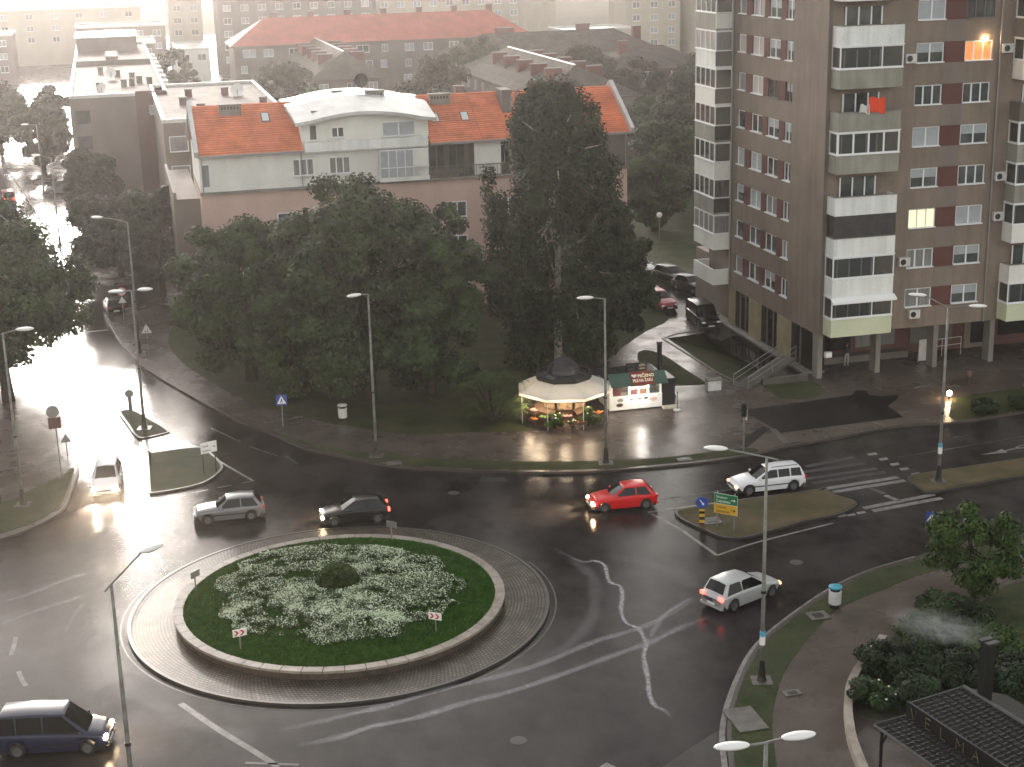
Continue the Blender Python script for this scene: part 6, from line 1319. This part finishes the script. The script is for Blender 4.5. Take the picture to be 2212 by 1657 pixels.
M['awn_green'] = mat('dark_green_awning', (.035, .075, .05), .4, .5, col2=(.06, .11, .085), nscale=3, stretch=(6, 1, 1))
aw2 = MB().slab([(-.1, -.75, 2.0), (W2+.25, -.75, 2.0), (W2+.25, .22, H2+.42), (-.1, .22, H2+.42)], .04); ao = aw2.build('awning', M['awn_green'], kg)
MB().slab([(1.45, -.78, 2.05), (3.0, -.78, 2.05), (3.0, .17, H2+.46), (1.45, .17, H2+.46)], .02).build('sign_board', M['red_board'] if 'red_board' in M else M.setdefault('red_board', mat('red_brown_board', (.22, .025, .01), .5)), kg)
M['letter'] = mat('cream_letters', (.95, .85, .62), .5); sl_ = math.atan2(H2+.42-2.0, .97)
def on_awn(o, x, v): o.rotation_euler = (sl_, 0, 0); o.location = (x, -.78+v*math.cos(sl_), 2.06+v*math.sin(sl_)+.015)
t = text_obj('lettering', 'PEČENO', .36, M['letter'], kg, .004, .86, .012, shear=.1); on_awn(t, 1.93, .62)
t = text_obj('lettering', 'PILE NA ŽARU', .36, M['letter'], kg, .004, .62, .012, shear=.1); on_awn(t, 1.5, .22)
hrt = MB().add([(-.19, .02, 0), (0, -.16, 0), (.19, .02, 0), (.17, .13, 0), (.08, .16, 0), (0, .07, 0), (-.08, .16, 0), (-.17, .13, 0)], [tuple(range(8))]).build('white_heart', M['white'], kg); on_awn(hrt, 1.70, .76)
bd = empty('bar_sign', (0, 0, 0), 0); bd.parent = kg; bd.name = 'bar_sign'
sb = MB().box(1.3, .28, 2.72, 2.75, .34, 3.32).build('bar_sign', M['black'], kg); bpy.data.objects.remove(bd)
t = text_obj('lettering', 'ROŠTILJ', .19, M['awn_green'], sb, .004, .8); t.rotation_euler = (R(90), 0, 0); t.location = (1.38, .27, 3.1)
t = text_obj('lettering', 'BAR', .26, M['pl_grey'], sb, .004); t.rotation_euler = (R(90), 0, 0); t.location = (1.42, .27, 2.79)
MB().ell((2.42, .26, 3.12), (.25, .02, .12), 14, 8).ell((2.42, .26, 2.88), (.25, .02, .07), 14, 8).build('burger_bun', M['cream'], sb); MB().ell((2.42, .25, 3.0), (.27, .02, .05), 14, 6).build('burger_filling', M['wood'], sb)
for x, z_, w_, m_ in ((.75, .82, .22, 'pl_beige'), (.7, .48, .25, 'wood'), (1.55, .82, .15, 'pl_beige'), (2.15, .84, .17, 'pl_beige'), (2.6, .84, .16, 'wood'), (3.15, .72, .27, 'pl_pink')): MB().ell((x, -.035, z_), (w_, .01, w_*.55), 14, 8).build('food_picture', M[m_], kg)
plight('kiosk_light', (1.9, .5, 1.9), 26, (1, .78, .52), .1, kg); plight('kiosk_light', (2.1, -.6, 1.85), 70, (1, .93, .85), .07, kg); MB().ell((2.1, -.55, 1.97), (.3, .06, .05), 10, 6).build('lamp_tube', M['bulb_white'] if 'bulb_white' in M else M.setdefault('bulb_white', mat('white_tube', (1, 1, .95), .4, emis=(1, .95, .88), es=45)), kg)
MB().box(W2+.02, .1, 0, W2+1.0, 2.0, 2.05).build('black_annex', M['black'], kg); MB().tube([(W2+.35, 1.5, 2.05), (W2+.35, 1.5, 4.3)], .17, 12).tube([(W2+.35, 1.5, 4.2), (W2+.35, 1.5, 4.35)], .21, 12).build('stove_pipe', M['black'], kg)
MB().box(W2+.02, -.45, 0, W2+1.25, .09, .14).build('side_platform', M['pl_pale'], kg)
for x in (.1, 1.9, 3.6): MB().tube([(x, .2, 0), (x, .2, .12)], .05, 6).build('foot', M['steel'], kg)
st = empty('stand_table', G2(1463, 886, PZ)+(PZ,), 0, 'small stand with a round base right of the grill kiosk', 'stand'); MB().lathe([(.28, 0), (.28, .06), (.05, .1)], 16).build('base', M['white_dull'], st); MB().tube([(0, 0, .08), (0, 0, 1.35)], .03, 6).build('post', M['boot'], st)
pr_ = empty('planter', G2(1450, 872, PZ)+(PZ,), 0, 'dark planter with grey bundles beside the black annex of the grill kiosk', 'planter'); MB().lathe([(.25, 0), (.33, .45)], 12).build('pot', M['boot'], pr_); MB().ell((0, 0, .55), (.36, .36, .22), 10, 6).ell((-.25, .1, .7), (.18, .18, .16), 8, 6).build('contents', M['pl_grey'], pr_)
# ------------------------------------------------------------------ restaurant roof in the lower right corner
ZE, ZM, ZR = 2.75, 3.35, 4.25
def n9(x, y): return (1474.7+x/3, 1104.9+y/3)
P0 = G(*n9(1245, 1380), ZE); P1 = G(*n9(1640, 1657), ZE); dE = (P1-P0); dE = dE/np.linalg.norm(dE); PR = G(*n9(1820, 1168), ZR)
nE = np.array([-dE[1], dE[0], 0]); 
if nE[1] < 0: nE = -nE
wd = float((PR-P0)@nE); ve = empty('restaurant', (P0[0], P0[1], 0), math.atan2(dE[1], dE[0]), 'dark tiled restaurant roof with the letters VELMA and a smoking chimney', 'restaurant')
off = float((PR-P0)@dE); LL = 13.
s1 = .36
q0 = (0, 0, ZE); q1 = (LL, 0, ZE); m0 = (off*s1, wd*s1, ZE+(ZR-ZE)*s1-.12); m1 = (LL, wd*s1, ZE+(ZR-ZE)*s1-.12)
MB().slab([q0, q1, m1, m0], .08).build('canopy_roof', M['tile_dark'], ve)
n0 = (off*s1, wd*s1, ZE+(ZR-ZE)*s1+.35); n1 = (LL, wd*s1, ZE+(ZR-ZE)*s1+.35)
MB().slab([n0, n1, (LL, wd, ZR+.2), (off, wd, ZR+.2)], .08).build('main_roof', M['tile_dark'], ve)
MB().slab([(off, wd, ZR+.2), (LL, wd, ZR+.2), (LL, wd*1.9, ZE+.6), (off*.8, wd*1.9, ZE+.6)], .08).build('rear_roof', M['tile_dark'], ve)
MB().tube([(off, wd, ZR+.22), (LL, wd, ZR+.22)], .08, 6).build('ridge_cap', M['metal_dark'], ve)
MB().tube([(0, -.02, ZE-.02), (LL, -.02, ZE-.02)], .06, 6).tube([(0, 0, ZE), m0], .05, 5).tube([n0, (off, wd, ZR+.2)], .06, 5).build('roof_trim', M['metal_dark'], ve)
# tile ribs: short overlapping courses
r = random.Random(5)
for (A0, A1, B0, B1, rows, cols) in ((n0, n1, (off, wd, ZR+.2), (LL, wd, ZR+.2), 8, 46), (q0, q1, m0, m1, 6, 46)):
    rb = MB(); A0, A1, B0, B1 = [np.array(q) for q in (A0, A1, B0, B1)]
    for j in range(rows):
        for i in range(cols):
            u0, u1 = (i+.12)/cols, (i+.88)/cols; v0, v1 = (j+.05)/rows, (j+.92)/rows; f = lambda u, v: (A0*(1-u)+A1*u)*(1-v)+(B0*(1-u)+B1*u)*v
            a, b2, c, d2 = f(u0, v0), f(u1, v0), f(u1, v1), f(u0, v1); up = np.array([0, 0, .055+.01*r.random()]); um = np.array([0, 0, .012]); mid0, mid1 = (a+b2)/2+up, (c+d2)/2+um+np.array([0, 0, .02])
            rb.add([a+um, mid0, b2+um, c+um*.3, mid1, d2+um*.3], [(0, 1, 4, 5), (1, 2, 3, 4), (0, 2, 1)])
    rb.build('roof_tiles', M['tile_dark'], ve)
MB().box(off*s1, wd*s1-.02, ZE+(ZR-ZE)*s1-.15, LL, wd*s1+.08, n0[2]+.14).build('name_board', M['black'], ve)
M['letter_gold'] = mat('dull_gold_letters', (.13, .11, .06), .5)
# letters as outlines: each stroke is a thin bar
LT = {'V': [[(0, 1), (.35, 0), (.7, 1)]], 'E': [[(.55, 1), (0, 1), (0, 0), (.55, 0)], [(0, .5), (.45, .5)]], 'L': [[(0, 1), (0, 0), (.55, 0)]], 'M': [[(0, 0), (0, 1), (.4, .4), (.8, 1), (.8, 0)]], 'A': [[(0, 0), (.38, 1), (.75, 0)], [(.15, .4), (.6, .4)]]}
xx = off*s1+.30; zb_ = ZE+(ZR-ZE)*s1-.06; hL = .42
for ch in 'VELMA':
    mb = MB()
    for st_ in LT[ch]: mb.tube([(xx+a*hL*1.1, wd*s1-.045, zb_+b2*hL) for a, b2 in st_], .02, 5)
    mb.build('lettering', M['letter_gold'], ve); xx += .86
for x in (.25, 3.4, 6.6): MB().tube([(x, .15, 0), (x, .15, ZE-.05)], .07, 8).tube([(x, .15, ZE-.8), (x+.35, .15, ZE-.1)], .045, 6).build('post', M['boot'], ve)
MB().box(1.0, 2.2, 0, LL, wd*1.8, ZE-.1).build('walls', M['wood'], ve)
MB().box(2.3, wd+.12, ZR-.3, 2.66, wd+.5, ZR+2.3).build('chimney', M['black'], ve); MB().box(2.2, wd+.05, ZR+2.3, 2.42, wd+.6, ZR+2.40).build('chimney_cap', M['metal_dark'], ve); MB().box(2.54, wd+.05, ZR+2.3, 2.78, wd+.6, ZR+2.40).build('chimney_cap', M['metal_dark'], ve)
tc = empty('terrace_paving', (0, 0, 0)); bpy.data.objects.remove(tc)
sheet('terrace', [n9(1120, 1480), n9(1190, 1400), n9(1260, 1450), n9(1500, 1640), n9(1700, 1900), n9(1150, 1900), n9(1110, 1600)], PZ+.03, M['paving_light'], sp=False)
# low curved garden wall
gwl = MB(); pts = spline(GP([n9(1300, 850), n9(1235, 930), n9(1150, 1040), n9(1105, 1120), n9(1080, 1190), n9(1070, 1310), n9(1080, 1420), n9(1100, 1520), n9(1150, 1657), n9(1200, 1780)], PZ), 5)
ribbon(gwl, pts, .36, PZ-.02, .42); gw_ = gwl.build('garden_wall', M['coping']); tag(gw_, 'low curved stone wall between the footpath and the rose bushes', 'wall')
# smoke
cpos = ve.matrix_basis @ Vector((2.4, wd+.35, ZR+2.5)); a0 = np.array([cpos.x, cpos.y, cpos.z]); tgt = G(1930, 1330, 3.4); md = (a0+tgt)/2; dv = tgt-a0; Ls = float(np.linalg.norm(dv))
smm = bpy.data.materials.new('smoke_volume'); smm.use_nodes = True; q = smm.node_tree; q.nodes.clear(); oo = q.nodes.new('ShaderNodeOutputMaterial'); v_ = q.nodes.new('ShaderNodeVolumePrincipled')
v_.inputs['Color'].default_value = (.80, .84, .88, 1); v_.inputs['Anisotropy'].default_value = .2
gg = N(q, 'ShaderNodeTexCoord'); ln = N(q, 'ShaderNodeVectorMath', operation='LENGTH'); q.links.new(gg.outputs['Object'], ln.inputs[0])
fo = N(q, 'ShaderNodeMapRange'); fo.inputs[1].default_value = 1.0; fo.inputs[2].default_value = .15; fo.inputs[3].default_value = 0; fo.inputs[4].default_value = 1; q.links.new(ln.outputs['Value'], fo.inputs[0])
mp_ = N(q, 'ShaderNodeMapping'); mp_.inputs['Scale'].default_value = (1.3, .9, .9); q.links.new(gg.outputs['Object'], mp_.inputs[0])
nz_ = N(q, 'ShaderNodeTexNoise', i_Scale=1.7, i_Detail=5, i_Distortion=1.6, i_Roughness=.6); q.links.new(mp_.outputs[0], nz_.inputs['Vector'])
mr = N(q, 'ShaderNodeMapRange'); mr.inputs[1].default_value = .38; mr.inputs[2].default_value = .75; mr.inputs[3].default_value = 0; mr.inputs[4].default_value = .34; q.links.new(nz_.outputs[0], mr.inputs[0])
mu_ = N(q, 'ShaderNodeMath', operation='MULTIPLY'); q.links.new(mr.outputs[0], mu_.inputs[0]); q.links.new(fo.outputs[0], mu_.inputs[1]); q.links.new(mu_.outputs[0], v_.inputs['Density']); q.links.new(v_.outputs[0], oo.inputs['Volume'])
so_ = MB().ell((0, 0, 0), (1, 1, 1), 20, 12).build('smoke', smm); so_.location = Vector(md); so_.rotation_euler = Vector(dv).to_track_quat('X', 'Z').to_euler(); so_.scale = (Ls*.62, .95, .75)
tag(so_, 'thin blue grey smoke drifting left from the restaurant chimney', 'smoke', kind='stuff')
# people under the tower
def person(loc, rz, lab, top, legs, h_=1.72):
    me = bpy.data.meshes.new('person')
    J = [(0, 0, .95), (0, 0, 1.15), (0, 0, 1.38), (0, 0, 1.5), (0, .01, 1.6), (.1, 0, .9), (.12, -.05, .5), (.12, .02, .08), (.13, -.12, .04), (-.1, 0, .9), (-.11, .05, .5), (-.12, .08, .08), (-.13, -.05, .04), (.19, 0, 1.4), (.25, .02, 1.12), (.24, -.1, .88), (-.19, 0, 1.4), (-.25, .02, 1.12), (-.24, -.1, .88), (0, 0, 1.72)]
    E_ = [(0, 1), (1, 2), (2, 3), (3, 4), (0, 5), (5, 6), (6, 7), (7, 8), (0, 9), (9, 10), (10, 11), (11, 12), (2, 13), (13, 14), (14, 15), (2, 16), (16, 17), (17, 18), (4, 19)]
    Rr = [.15, .13, .15, .06, .09, .10, .07, .05, .045, .10, .07, .05, .045, .07, .05, .04, .07, .05, .04, .08]
    me.from_pydata(J, E_, []); o = bpy.data.objects.new('person', me); C.objects.link(o); o.location = loc; o.rotation_euler = (0, 0, rz)
    md = o.modifiers.new('skin', 'SKIN'); sv = me.skin_vertices[0].data
    for i, rr_ in enumerate(Rr): sv[i].radius = (rr_, rr_*.8)
    sv[0].use_root = True; s2 = o.modifiers.new('sub', 'SUBSURF'); s2.levels = 1; s2.render_levels = 1
    bpy.context.view_layer.update(); m2 = bpy.data.meshes.new_from_object(o.evaluated_get(bpy.context.evaluated_depsgraph_get())); o.modifiers.clear(); o.data = m2
    m2.materials.clear(); 
    for m_ in (top, legs, M['skin']): m2.materials.append(m_)
    for p in m2.polygons: z = p.center.z; x = abs(p.center.x); p.material_index = 1 if (z < .98 and x < .19) else (2 if z > 1.5 or (z < .92 and x >= .19) else 0); p.use_smooth = True
    MB().ell((0, .02, 1.72), (.10, .11, .10), 10, 7).build('hair', M['black'], o, smooth=True)
    tag(o, lab, 'person'); return o
M['skin'] = mat('skin', (.42, .24, .17), .5); M['shirt'] = mat('dark_jacket', (.02, .02, .024), .8, .2); M['trouser'] = mat('pale_trousers', (.42, .40, .36), .8, .2)
person(tow(3.55, 2.5, PZ), AZ+R(10), 'person in a dark jacket and pale trousers sheltering under the tower', M['shirt'], M['trouser'])
